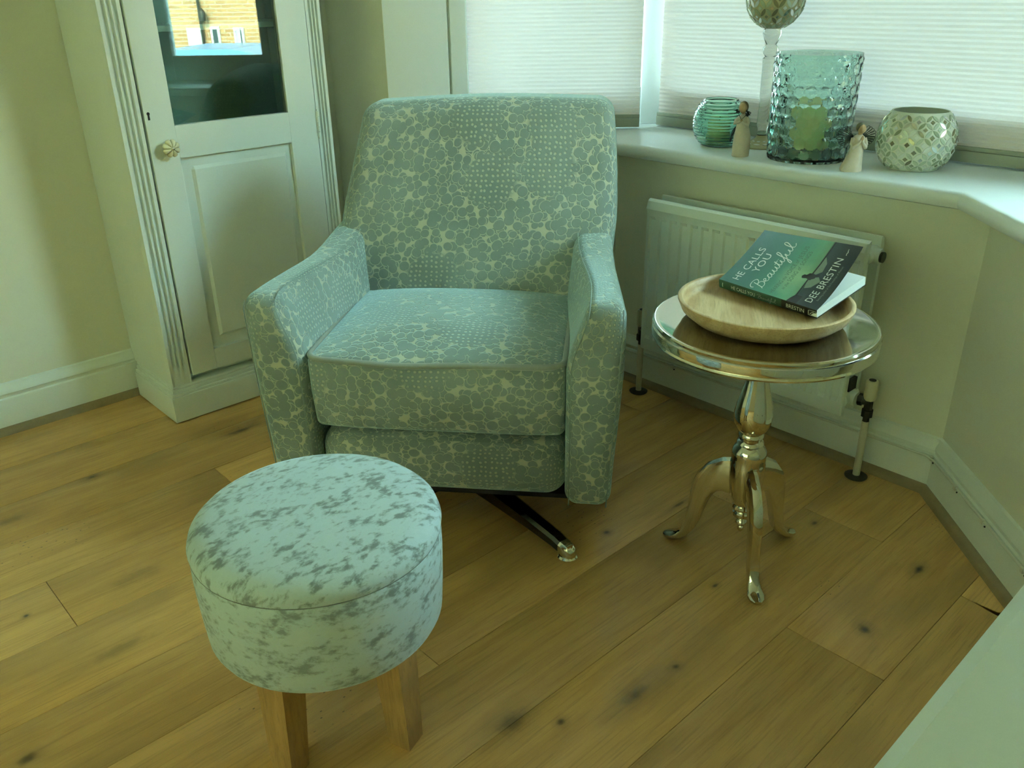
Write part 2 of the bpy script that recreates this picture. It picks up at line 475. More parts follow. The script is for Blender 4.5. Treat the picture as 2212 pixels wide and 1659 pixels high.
# floor: slab with separate planks
floor = struct('floor', 'oak plank floor of the bay window corner', 'floor')
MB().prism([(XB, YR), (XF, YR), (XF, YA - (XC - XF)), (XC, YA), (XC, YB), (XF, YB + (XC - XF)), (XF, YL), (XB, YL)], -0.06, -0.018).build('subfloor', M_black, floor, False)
def plank_mesh(L):
    V, F, _ = softbox(L / 2 - 0.0004, 0.094 - 0.0003, 0.009, 0.0011, 1, 1, 1, 1)
    return V, F
joints = {0: [1.226], 1: [1.613], 2: [], 3: [0.695], 4: [], 5: [], 6: [0.262], 7: [0.720], 8: []}
Y0 = 0.394
row = int(math.floor((YR - Y0) / 0.188))
while Y0 + row * 0.188 < YL:
    yc = Y0 + row * 0.188 + 0.094
    js = list(joints.get(row, []))
    if not js: js = [random.uniform(-0.5, -0.05)] if row not in (2, 4) else [-0.35 if row == 2 else -0.62]
    x = js[0]
    cuts = [x]
    while cuts[0] > XB: cuts.insert(0, cuts[0] - 1.86)
    while cuts[-1] < XC: cuts.append(cuts[-1] + 1.86)
    for a, b in zip(cuts[:-1], cuts[1:]):
        # keep the plank inside the room outline
        e = 0.094
        lim = XF if (yc - e > YB + (XC - XF) or yc + e < YA - (XC - XF)) else min(XC + 0.02, (3.50 - yc + e) if yc > YM else yc + e + 1.31)
        a2, b2 = max(a, XB), min(b, lim)
        if b2 - a2 < 0.03: continue
        V, F = plank_mesh(b2 - a2)
        yy = yc
        if b2 >= lim - 1e-6 and lim > XF: V[:, 0] = np.minimum(V[:, 0], np.minimum(XC + 0.02, np.minimum(3.47 - (V[:, 1] + yc), (V[:, 1] + yc) + 1.28) + 0.03) - (a2 + b2) / 2)
        o = mesh_obj('plank', V, F, M_floor, floor, True, None, 30)
        o.location = ((a2 + b2) / 2, yy, -0.009)
    row += 1

def wall(name, label, poly, z0, z1, mat=M_wall):
    o = MB().prism(poly, z0, z1).build(name, mat, None, False)
    return props(o, label, 'wall', None, 'structure')
T = 0.12
wall('wall_left', 'cream wall behind the white cabinet', [(XB - T, YL), (XF + T, YL), (XF + T, YL + T), (XB - T, YL + T)], 0, ZC)
k2 = T * 0.41421
wall('wall_bay_center', 'cream wall under the central bay window behind the radiator', [(XC, YA), (XC + T, YA - k2), (XC + T, YB + k2), (XC, YB)], 0, ZS - 0.03)
wall('wall_bay_right', 'cream angled wall right of the radiator', [(XF, YA - (XC - XF)), (XF + T, YA - (XC - XF) - k2 - 0.0), (XC + T, YA - k2), (XC, YA)], 0, ZS - 0.03)
wall('wall_bay_left', 'cream angled wall hidden behind the armchair', [(XF, YB + (XC - XF)), (XC, YB), (XC + T, YB + k2), (XF + T, YB + (XC - XF) + k2)], 0, ZS - 0.03)
# front wall either side of the bay (full height), plus low pieces below the sill
PL = 3.75 - XF                    # where the white reveal panel meets the front wall
PR = 2 * YM - PL
wall('wall_front_left', 'narrow cream wall between cabinet and bay window', [(XF, PL), (XF + T, PL), (XF + T, YL), (XF, YL)], 0, ZC)
wall('wall_front_left_low', 'low cream wall under the left end of the sill', [(XF, YB + (XC - XF)), (XF + T, YB + (XC - XF) + k2), (XF + T, PL), (XF, PL)], 0, ZS - 0.03)
wall('wall_front_right', 'cream front wall right of the bay', [(XF, YR - T), (XF + T, YR - T), (XF + T, PR), (XF, PR)], 0, ZC)
wall('wall_front_right_low', 'low cream wall under the right end of the sill', [(XF, PR), (XF + T, PR), (XF + T, YA - (XC - XF) - k2), (XF, YA - (XC - XF))], 0, ZS - 0.03)
wall('wall_right', 'cream wall behind the white unit', [(XB - T, YR - T), (XF, YR - T), (XF, YR), (XB - T, YR)], 0, ZC)
# back wall with an added opening that lets in fill light
BW0, BW1, BZ0, BZ1 = -0.9, 1.7, 0.50, 2.10
wb = struct('wall_back', 'cream rear wall behind the camera with an added window', 'wall')
MB().box(XB - T, XB, YR, BW0, 0, ZC).build('wall_panel', M_wall, wb, False)
MB().box(XB - T, XB, BW1, YL, 0, ZC).build('wall_panel', M_wall, wb, False)
MB().box(XB - T, XB, BW0, BW1, BZ1, ZC).build('wall_panel', M_wall, wb, False)
MB().box(XB - T, XB, BW0, BW1, 0, BZ0).build('wall_panel', M_wall, wb, False)
d1 = struct('added_rear_window', 'white framed window added to the rear wall for fill light', 'window')  # unseen window, added to feed fill light into the room
for i in range(2):
    a = BW0 + (BW1 - BW0) * i / 1
    box_obj('stile', XB - 0.08, XB - 0.03, a - 0.035, a + 0.035, BZ0, BZ1, M_upvc, d1, 0.004)
for zz in (BZ0 + 0.03, BZ1 - 0.04): box_obj('rail', XB - 0.08, XB - 0.03, BW0, BW1, zz - 0.03, zz + 0.04, M_upvc, d1, 0.004)
for i in range(1):
    a = BW0; b = BW1
    box_obj('pane', XB - 0.057, XB - 0.053, a + 0.035, b - 0.035, BZ0 + 0.07, BZ1 - 0.07, M_pane, d1)
def fill_blind_mat():  # cream cloth of the added blind, spreads a warm fill
    t = NT('added_fill_blind_cream')
    f = t.noise(t.scalev(t.pos(), (200, 200, 200)), 1.0, 2)
    col = t.mix(f, (0.93, 0.79, 0.44, 1), (0.97, 0.84, 0.50, 1))
    d = t.add('ShaderNodeBsdfDiffuse'); t.link(col, d.inputs[0]); r = t.add('ShaderNodeBsdfTranslucent'); t.link(col, r.inputs[0])
    m = t.add('ShaderNodeMixShader'); m.inputs[0].default_value = 0.39
    t.link(d.outputs[0], m.inputs[1]); t.link(r.outputs[0], m.inputs[2]); t.link(m.outputs[0], t.out.inputs[0]); return t.m
rb = thing('added_fill_blind', 'cream roller blind added over the unseen rear window to warm the fill light', 'blind', (XB + 0.02, 0, 0))  # added blind, turns the rear daylight into soft warm fill
mesh_obj('cloth', [(0, BW0 - 0.04, BZ0 - 0.03), (0, BW1 + 0.04, BZ0 - 0.03), (0, BW1 + 0.04, BZ1 + 0.05), (0, BW0 - 0.04, BZ1 + 0.05)], [(0, 1, 2, 3)], fill_blind_mat(), rb, False)
MB().tube([(0, BW0 - 0.05, BZ1 + 0.06), (0, BW1 + 0.05, BZ1 + 0.06)], 0.018, 12).build('roller', M_upvc, rb)
box_obj('bottom_bar', -0.006, 0.006, BW0 - 0.04, BW1 + 0.04, BZ0 - 0.05, BZ0 - 0.03, M_upvc, rb, 0.002)
ce = MB().prism([(XB - T, YR - T), (XF + T, YR - T), (2.45, 0.2), (2.45, 2.0), (XF + T, YL + T), (XB - T, YL + T)], ZC, ZC + 0.1).build('ceiling', M_ceiling, None, False)
props(ce, 'plain white ceiling over the bay', 'ceiling', None, 'structure')

# frames in the bay.  A frame lies in a vertical plane from p to q
WX = 2.235
CL = (WX, 3.95 - WX); CR = (WX, 2 * YM - CL[1])
def frame_window(name, label, p, q, s0, s1, zr=0.81, ztop=2.25):
    """window between plan points p and q; s0,s1 = stile widths; seen from inside the normal points left of p->q"""
    w = struct(name, label, 'window')
    p = Vector((p[0], p[1], 0)); q = Vector((q[0], q[1], 0)); L = (q - p).length; d = (q - p) / L; n = Vector((-d.y, d.x, 0))
    ang = math.atan2(d.y, d.x)
    w.location = p; w.rotation_euler = (0, 0, ang)
    box_obj('stile', 0, s0, -0.03, 0.03, ZS, ZC, M_reveal, w, 0.004)
    box_obj('stile', L - s1, L, -0.03, 0.03, ZS, ZC, M_reveal, w, 0.004)
    box_obj('rail', s0, L - s1, -0.028, 0.028, ZS, zr, M_reveal, w, 0.004)
    box_obj('rail', s0, L - s1, -0.028, 0.028, ztop, ZC, M_reveal, w, 0.004)
    box_obj('pane', s0 - 0.005, L - s1 + 0.005, -0.003, 0.003, zr - 0.005, ztop + 0.005, M_pane, w)
    return w
L1 = (3.95 - 2.165, 2.165); R1 = (L1[0], 2 * YM - L1[1])
frame_window('window_1', 'left angled bay window behind the armchair', L1, CL, 0.06, 0.07)
frame_window('window_2', 'central bay window behind the ornaments', CL, CR, 0.07, 0.07)
frame_window('window_3', 'right angled bay window with its glass uncovered', CR, R1, 0.13, 0.07)
# white reveal panels at both ends of the bay
def reveal(name, label, a, b, groove):
    t = struct(name, label, 'trim')
    a = Vector((a[0], a[1], 0)); b = Vector((b[0], b[1], 0)); d = (b - a); L = d.length; t.location = a; t.rotation_euler = (0, 0, math.atan2(d.y, d.x))
    s = 1 if groove else -1
    y0, y1 = (0.0, 0.03) if groove else (-0.03, 0.0)
    box_obj('board', 0.0, L - 0.055, y0, y1, ZS, ZC, M_reveal, t, 0.002)
    box_obj('board', L - 0.048, L, y0 - 0.002, y1 + 0.06 if groove else y1 + 0.002, ZS, ZC, M_reveal, t, 0.003)
    box_obj('groove_back', L - 0.06, L - 0.04, 0.012 if groove else -0.02, 0.02 if groove else -0.012, ZS, ZC, M_trim, t)
    return t
reveal('trim_2', 'white board lining the left end of the bay window', (XF, PL), (1.719, 2.031), True)
reveal('trim_3', 'white board lining the right end of the bay window', (XF, PR), (1.719, 2 * YM - 2.031), False)
# filler between reveal and frame, both sides (keeps the daylight out)
for nm, lb, s in (('trim_4', 'white lining behind the left reveal board', 1), ('trim_5', 'white lining behind the right reveal board', -1)):
    f = lambda x, y: (x, y) if s > 0 else (x, 2 * YM - y)
    pts = [f(1.70, 2.075), f(1.80, 2.175), f(1.80, 2.22), f(1.60, 2.40), f(1.56, 2.36)]
    if s < 0: pts = pts[::-1]
    o = MB().prism(pts, ZS, ZC).build(nm, M_reveal, None, False); props(o, lb, 'trim', None, 'structure')

# sill: thick board with a rounded nose
SF = 1.856
def sill():
    # front edge path (inner), back edge path (outer)
    o1 = 0.414 * 0.0
    fr = [(XF + 0.01, PL - 0.005), (XF - 0.03, YB + (XC - XF) + 0.03), (SF, 1.578), (SF, 2 * YM - 1.578 + 0.02), (XF - 0.03, YA - (XC - XF) - 0.055), (XF + 0.01, PR + 0.005)]
    fr[3] = (SF, 0.657); fr[4] = (XF - 0.03, 0.657 - (SF - XF + 0.03))
    bk = [(1.82, 2.20), (CL[0] + 0.06, CL[1] + 0.04), (CR[0] + 0.06, CR[1] - 0.04), (1.82, 2 * YM - 2.20)]
    poly = fr + bk[::-1]
    m = MB()
    # nose profile along the front edge (offset inward, z)
    off = [(0.012, ZS - 0.036), (0.004, ZS - 0.033), (0.0, ZS - 0.026), (-0.001, ZS - 0.018), (0.002, ZS - 0.008), (0.008, ZS - 0.002), (0.018, ZS)]
    pts = [Vector((x, y)) for x, y in fr]
    nrm = []
    for i in range(len(pts)):
        ns = []
        if i > 0: e = (pts[i] - pts[i - 1]).normalized(); ns.append(Vector((-e.y, e.x)))
        if i < len(pts) - 1: e = (pts[i + 1] - pts[i]).normalized(); ns.append(Vector((-e.y, e.x)))
        v = sum(ns, Vector((0, 0))); v = v / len(ns); v = v / max(v.length_squared, 0.3); nrm.append(v)
    V = []; F = []
    for p, nn in zip(pts, nrm):
        for (o, z) in off: q = p + nn * o; V.append((q.x, q.y, z))
    k = len(off)
    for i in range(len(pts) - 1):
        for j in range(k - 1): F.append((i * k + j, i * k + j + 1, (i + 1) * k + j + 1, (i + 1) * k + j))
    base = len(V)
    V += [(x, y, ZS) for x, y in bk[::-1]] + [(x, y, ZS - 0.036) for x, y in bk[::-1]]
    top = [i * k + k - 1 for i in range(len(pts))]; bot = [i * k for i in range(len(pts))]
    nb = len(bk)
    F.append(tuple(top[::-1] + [base + i for i in range(nb)][::-1]))
    F.append(tuple(bot + [base + nb + i for i in range(nb)]))
    return mesh_obj('trim_1', V, F, M_reveal, None, True, None, 35)
props(sill(), 'white bay window sill with rounded nose holding the ornaments', 'window sill', None, 'structure')

# skirting boards with moulded top and a stained bead at the floor
def run(name, label, cat, path, prof, mat, kind='structure'):
    """sweep profile (depth from wall, z) along a plan path; room lies on the left of the path"""
    pts = [Vector(p) for p in path]; nrm = []
    for i in range(len(pts)):
        ns = []
        if i > 0: e = (pts[i] - pts[i - 1]).normalized(); ns.append(Vector((-e.y, e.x)))
        if i < len(pts) - 1: e = (pts[i + 1] - pts[i]).normalized(); ns.append(Vector((-e.y, e.x)))
        v = sum(ns, Vector((0, 0))) / len(ns); nrm.append(v / v.length_squared)
    V = []; F = []; k = len(prof)
    for p, nn in zip(pts, nrm):
        for (o, z) in prof: q = p + nn * o; V.append((q.x, q.y, z))
    for i in range(len(pts) - 1):
        for j in range(k - 1): F.append((i * k + j, (i + 1) * k + j, (i + 1) * k + j + 1, i * k + j + 1))
    F.append(tuple(range(k))); F.append(tuple(range((len(pts) - 1) * k + k - 1, (len(pts) - 1) * k - 1, -1)))
    o = mesh_obj(name, V, F, mat, None, True, None, 35)
    return props(o, label, cat, None, kind)
SK = [(0, 0), (0.018, 0), (0.018, 0.092), (0.0165, 0.097), (0.012, 0.100), (0.0125, 0.106), (0.0155, 0.111), (0.0135, 0.121), (0.008, 0.128), (0.006, 0.136), (0, 0.139)]
BD = [(0.018, 0), (0.034, 0), (0.0325, 0.008), (0.028, 0.015), (0.0185, 0.020), (0.018, 0.02)]
pathB = [(XF, YR), (XF, YA - (XC - XF)), (XC, YA), (XC, YB), (XF, YB + (XC - XF)), (XF, YL)]
pathL = [(XF, YL), (XB, YL)]
run('baseboard_left', 'white moulded skirting along the wall left of the cabinet', 'skirting', pathL, SK, M_trim)
run('baseboard_bay', 'white moulded skirting round the bay under the radiator', 'skirting', pathB, SK, M_trim)
run('trim_6', 'dark stained floor bead along the wall left of the cabinet', 'bead', pathL, BD, M_bead)
run('trim_7', 'dark stained floor bead round the bay', 'bead', pathB, BD, M_bead)

# ------------------------------------------------------------------ street outside
gr = MB().box(2.5, 40, -40, 30, -1.1, -1.0).build('street', M_tarmac, None, False)
props(gr, 'grey tarmac street outside the bay window', 'street', None, 'structure')
gr2 = MB().box(-30, XB - 0.3, -25, 25, -0.5, -0.3).build('patio', simple('patio_stone', (0.45, 0.43, 0.34), 0.8, var=0.15), None, False)
props(gr2, 'pale stone patio outside the added rear window', 'patio', None, 'structure')
def house():
    n = Vector((-.75, .66, 0)).normalized(); t = Vector((.66, .75, 0)).normalized()
    P0 = Vector((8.4, -13.16, 0))
    h = thing('brick_house', 'sunlit brick house seen mirrored in the cabinet glass', 'house', (P0.x, P0.y, 0), math.atan2(t.y, t.x))
    # local: x along facade, y = behind (away from viewer is -normal), z up
    V = [(-6, 0, -1), (5, 0, -1), (5, 0, 5), (-6, 0, 5), (-6, -6, -1), (5, -6, -1), (5, -6, 5), (-6, -6, 5)]
    F = [(0, 1, 2, 3), (1, 5, 6, 2), (5, 4, 7, 6), (4, 0, 3, 7), (3, 2, 6, 7)]
    uv = []
    for f in F:
        for i in f:
            v = V[i]; uv.append((v[0] + v[1], v[2]))
    # normal of facade must face +y local
    F = [f[::-1] for f in F]; uv2 = []
    for f in F:
        for i in f:
            v = V[i]; uv2.append((v[0] + v[1], v[2]))
    mesh_obj('wall', V, F, M_brick, h, False, uv2)
    MB().add([(-6.3, 0.3, 4.9), (5.3, 0.3, 4.9), (5.3, -6.3, 4.9), (-6.3, -6.3, 4.9), (-6.3, -3, 7.5), (5.3, -3, 7.5)], [(0, 1, 5, 4), (2, 3, 4, 5), (0, 4, 3), (1, 2, 5), (0, 3, 2, 1)]).build('roof', M_roof, h, False)
    def win(x0, x1, z0, z1, bars=0):
        f = box_obj('window', x0, x1, 0.0, 0.04, z0, z1, M_upvc, h)
        box_obj('pane', x0 + 0.05, x1 - 0.05, 0.03, 0.05, z0 + 0.05, z1 - 0.05, M_hwin, f)
        for i in range(bars):
            xx = x0 + 0.05 + (x1 - x0 - 0.1) * (i + 1) / (bars + 1)
            box_obj('glazing_bar', xx - 0.012, xx + 0.012, 0.03, 0.07, z0, z1, M_upvc, f)
    win(-0.17, 0.02, -0.25, 0.42)
    win(0.31, 0.52, -0.25, 0.40, 3)
    d = box_obj('door', -0.66, -0.33, 0, 0.06, -1.0, 0.40, M_upvc, h, 0.01)
    box_obj('door_handle', -0.38, -0.36, 0.06, 0.09, -0.2, -0.08, M_dark, d)
    win(-3.2, -1.9, -0.2, 1.2, 2); win(2.0, 3.4, -0.2, 1.2, 2); win(-3.2, -1.9, 2.6, 3.9, 2); win(2.0, 3.4, 2.6, 3.9, 2); win(-0.6, 0.6, 2.6, 3.9, 2)
    MB().tube([(-0.33, 0.06, -1), (-0.33, 0.06, 4.9)], 0.03, 8).build('drainpipe', M_dark, h)
    MB().lathe([(0.02, 0.50), (0.06, 0.53), (0.07, 0.68), (0.03, 0.74), (0.01, 0.76)], 8, (-0.25, 0.12)).build('lantern', M_dark, h)
house()
def car():
    a = math.atan2(.75, .66)
    c = thing('parked_car', 'blue car parked in the street, mirrored in the cabinet glass', 'car', (4.6, -5.0, -1.0), a)
    def prof(x0, x1, pts, y, mat, nm, r=0.06):
        V, F, UV = softbox((x1 - x0) / 2, y, 0.5, r, 8, 4, 4, 2)
        V = np.array(V); u = (V[:, 0]) / ((x1 - x0) / 2); g = V[:, 2] + 0.5
        top = np.interp(u, pts[0], pts[1]); V[:, 0] += (x0 + x1) / 2; z0 = pts[2]
        V[:, 2] = z0 + g * (top - z0); V[:, 1] *= (1 - 0.12 * g)
        return mesh_obj(nm, V, F, mat, c, True, None, 180)
    prof(-2.0, 2.0, ([-1, -.5, .5, 1], [.85, .92, .9, .72], .25), .85, M_car, 'body', .12)
    prof(-1.3, 1.0, ([-1, -.5, .4, 1], [1.0, 1.50, 1.50, .95], .85), .70, M_carglass, 'cabin', .10)
    prof(-0.85, 0.55, ([-1, -.6, .6, 1], [1.47, 1.535, 1.535, 1.47], 1.44), .64, M_car, 'roof', .03)
    for sx in (-1.25, 1.25):
        for sy in (-0.8, 0.8):
            m = MB(); m.tube([(sx, sy - 0.1, 0.31), (sx, sy + 0.1, 0.31)], 0.31, 20); m.build('wheel', M_tyre, c)
car()

# ================================================================== BLINDS
def blind(name, label, p, d, L, z0, z1):
    """pleated blind from plan point p along unit dir d"""
    b = thing(name, label, 'blind', (p[0], p[1], 0), math.atan2(d[1], d[0]), 'pleated window blinds')
    zs = np.arange(z0 + 0.035, z1, 0.0058); V = []; F = []
    for i, z in enumerate(zs):
        y = 0.0016 if i % 2 else -0.0016
        V += [(0, y, z), (L, y, z)]
    for i in range(len(zs) - 1): F.append((2 * i, 2 * i + 1, 2 * i + 3, 2 * i + 2))
    mesh_obj('pleated_fabric', V, F, M_blind, b, False)
    box_obj('bottom_rail', -0.001, L + 0.001, -0.010, 0.010, z0, z0 + 0.026, M_rail, b, 0.002)
    box_obj('rail_lip', -0.001, L + 0.001, -0.008, 0.008, z0 + 0.0265, z0 + 0.036, M_rail, b, 0.001)
    box_obj('head_rail', 0, L, -0.014, 0.014, z1, z1 + 0.03, M_rail, b, 0.002)
    return b
q2 = 2 ** -.5
blind('window_blind', 'white pleated blind drawn down behind the armchair back', (1.722, 3.787 - 1.722), (q2, -q2), (2.096 - 1.722) / q2, ZS + 0.005, 2.28)
blind('window_blind', 'white pleated blind drawn down behind the glass ornaments', (2.178, 1.682), (0, -1), 1.682 - 0.52, ZS + 0.004, 2.28)

# ================================================================== CABINET
def cabinet():
    x0, x1, yf = 0.768, 1.354, 2.212
    H = 2.0
    c = thing('display_cabinet', 'tall white painted display cabinet with glazed door and fluted sides', 'cabinet', (0, 0, 0))
    yb = 2.462
    # plinth with stepped moulding
    def ring(m, e, z0, z1, yb_=yb): m.box(x0 - e, x1 + e, yf - e, yb_, z0, z1, 0.0015)
    m = MB(); ring(m, 0.014, 0.003, 0.078); m.build('plinth', M_cab, c, True, 30)
    m = MB(); ring(m, 0.011, 0.078, 0.086); ring(m, 0.006, 0.086, 0.097); ring(m, 0.003, 0.097, 0.104); m.build('plinth_moulding', M_cab, c, True, 30)
    box_obj('side_panel', x0, x0 + 0.018, yf + 0.030, 2.495, 0.104, H, M_cab, c, 0.001)
    box_obj('side_panel', x1 - 0.018, x1, yf + 0.030, 2.495, 0.104, H, M_cab, c, 0.001)
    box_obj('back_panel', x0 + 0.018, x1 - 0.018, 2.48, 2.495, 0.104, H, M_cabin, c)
    box_obj('inner_shade_sheet', x0 + 0.019, x0 + 0.021, yf + 0.03, 2.479, 0.14, H, M_cabin, c)  # thin sheets that carry the painted inside shade
    box_obj('inner_shade_sheet', x1 - 0.021, x1 - 0.019, yf + 0.03, 2.479, 0.14, H, M_cabin, c)
    box_obj('bottom_board', x0 + 0.018, x1 - 0.018, yf + 0.03, 2.479, 0.104, 0.125, M_cab, c)
    # cornice
    m = MB(); ring(m, 0.01, H, H + 0.02); ring(m, 0.03, H + 0.02, H + 0.05); m.build('cornice', M_cab, c, True, 30)
    for z in (1.006, 1.36, 1.68): box_obj('shelf', x0 + 0.022, x1 - 0.022, yf + 0.05, 2.478, z, z + 0.014, M_cab, c, 0.001)
    # fluted pilasters: profile across x, swept up z
    def pilaster(a, b):
        w = b - a; xs = []; N = 3; edge = 0.007
        pts = [(a, 0.0)]
        pitch = (w - 2 * edge) / N
        for i in range(N):
            s = a + edge + i * pitch
            for k in range(9):
                u = k / 8; pts.append((s + 0.0015 + u * (pitch - 0.003), 0.0085 * math.sin(PI * u) ** 0.6))
        pts.append((b, 0.0))
        zs = [0.104, 0.150, 0.158, 0.166, 1.90, 1.91, H]; amp = [0, 0, 0.7, 1, 1, 0, 0]
        V = []; F = []
        for z, am in zip(zs, amp):
            for (x, d) in pts: V.append((x, yf + d * am, z))
        n = len(pts)
        for i in range(len(zs) - 1):
            for j in range(n - 1): F.append((i * n + j, i * n + j + 1, (i + 1) * n + j + 1, (i + 1) * n + j))
        b0 = len(V)
        for z in (zs[0], zs[-1]): V += [(a, yf + 0.03, z), (b, yf + 0.03, z)]
        F += [(0, b0, b0 + 2, (len(zs) - 1) * n), (n - 1, (len(zs) - 1) * n + n - 1, b0 + 3, b0 + 1), tuple([(len(zs) - 1) * n + j for j in range(n)] + [b0 + 3, b0 + 2])]
        mesh_obj('fluted_pilaster', V, F, M_cab, c, True, None, 50)
    pilaster(x0, 0.822); pilaster(1.309, x1)
    box_obj('top_rail', 0.822, 1.309, yf + 0.002, yf + 0.022, 1.88, H, M_cab, c, 0.001)
    # door
    a, b, z0, z1 = 0.8275, 1.3055, 0.1235, 1.875
    gx0, gx1, gz0, gz1 = 0.899, 1.219, 0.790, 1.76
    px0, px1, pz0, pz1 = 0.903, 1.226, 0.182, 0.710
    d = box_obj('door', a, gx0, yf - 0.004, yf + 0.018, z0, z1, M_cab, c, 0.0015)
    box_obj('stile', gx1, b, yf - 0.004, yf + 0.018, z0, z1, M_cab, d, 0.0015)
    box_obj('rail', gx0, gx1, yf - 0.0037, yf + 0.018, pz1, gz0, M_cab, d)
    box_obj('rail', gx0, gx1, yf - 0.0037, yf + 0.018, z0, pz0, M_cab, d)
    box_obj('rail', gx0, gx1, yf - 0.0037, yf + 0.018, gz1, z1, M_cab, d)
    # raised and fielded panel: flat margin, bevel, centre field
    ix = [px0 - 0.005, px0 + 0.004, px0 + 0.024, px0 + 0.031, px1 - 0.031, px1 - 0.024, px1 - 0.004, px1 + 0.005]
    iz = [pz0 - 0.003, pz0 + 0.004, pz0 + 0.030, pz0 + 0.038, pz1 - 0.034, pz1 - 0.026, pz1 - 0.004, pz1 + 0.003]
    dep = [0.010, 0.010, 0.0085, 0.001, 0.001, 0.0085, 0.010, 0.010]
    V = []; F = []
    for i in range(8):
        for j in range(8): V.append((ix[i], yf + max(dep[i], dep[j]) - 0.0005, iz[j]))
    for i in range(7):
        for j in range(7): F.append((i * 8 + j, (i + 1) * 8 + j, (i + 1) * 8 + j + 1, i * 8 + j + 1))
    bb = len(V); V += [(ix[0], yf + 0.016, iz[0]), (ix[7], yf + 0.016, iz[0]), (ix[7], yf + 0.016, iz[7]), (ix[0], yf + 0.016, iz[7])]
    F.append((bb + 3, bb + 2, bb + 1, bb))
    mesh_obj('raised_panel', V, F, M_cab, d, False)
    box_obj('glass_pane', gx0 - 0.004, gx1 + 0.004, yf + 0.0045, yf + 0.0075, gz0 - 0.004, gz1 + 0.004, M_cabglass, d)
    # keyhole
    pts = [(0.0038 * math.cos(t), 0.004 + 0.0042 * math.sin(t)) for t in np.linspace(-0.9, PI + 0.9, 14)] + [(-0.0026, -0.011), (0.0026, -0.011)]
    V = [(0.838 + x, yf - 0.0046, 0.821 + z) for x, z in pts] + [(0.838 + x, yf - 0.0035, 0.821 + z) for x, z in pts]
    n = len(pts); F = [tuple(range(n)), tuple(range(2 * n - 1, n - 1, -1))] + [(i, n + i, n + (i + 1) % n, (i + 1) % n) for i in range(n)]
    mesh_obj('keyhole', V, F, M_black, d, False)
    # hinge on the right stile
    m = MB()
    for i in range(5): m.tube([(1.3073, yf - 0.007, 0.716 + i * 0.014), (1.3073, yf - 0.007, 0.716 + i * 0.014 + 0.0125)], 0.0042, 10)
    m.tube([(1.3073, yf - 0.007, 0.710), (1.3073, yf - 0.007, 0.7155)], 0.003, 8); m.tube([(1.3073, yf - 0.007, 0.786), (1.3073, yf - 0.007, 0.791)], 0.003, 8)
    m.build('hinge', M_cab, d)
    # melon shaped ceramic knob with metal button; axis points to -y
    m = MB(); seg = 64
    prof = [(0.006, 0.0), (0.0065, 0.010), (0.011, 0.013), (0.0165, 0.018), (0.0185, 0.0235), (0.0165, 0.029), (0.011, 0.033), (0.0, 0.0345)]
    V = []; F = []
    for i in range(seg):
        t = 2 * PI * i / seg
        w = 1 - 0.20 * (1 - abs(math.sin(4 * t))) ** 2.2
        for r, h in prof:
            rr = 1.22 * r * (w if h > 0.011 else 1)
            V.append((0.871 + rr * math.cos(t), yf - 0.004 - h * (1 - (0.12 * (1 - w) / 0.2 if h > 0.02 else 0)), 0.741 + rr * math.sin(t)))
    n = len(prof)
    for i in range(seg):
        j = (i + 1) % seg
        for k in range(n - 1): F.append((i * n + k, i * n + k + 1, j * n + k + 1, j * n + k))
    kn = mesh_obj('knob', V, F, M_ceramic, c, True, None, 60); kn['label'] = 'cream fluted ceramic knob'
    V, F, _ = softbox(0.0045, 0.0035, 0.0045, 0.0034, 1, 1, 1, 3)
    mesh_obj('knob_button', V + np.array([0.871, yf - 0.0385, 0.741]), F, M_chrome, kn)
    return c
cabinet()

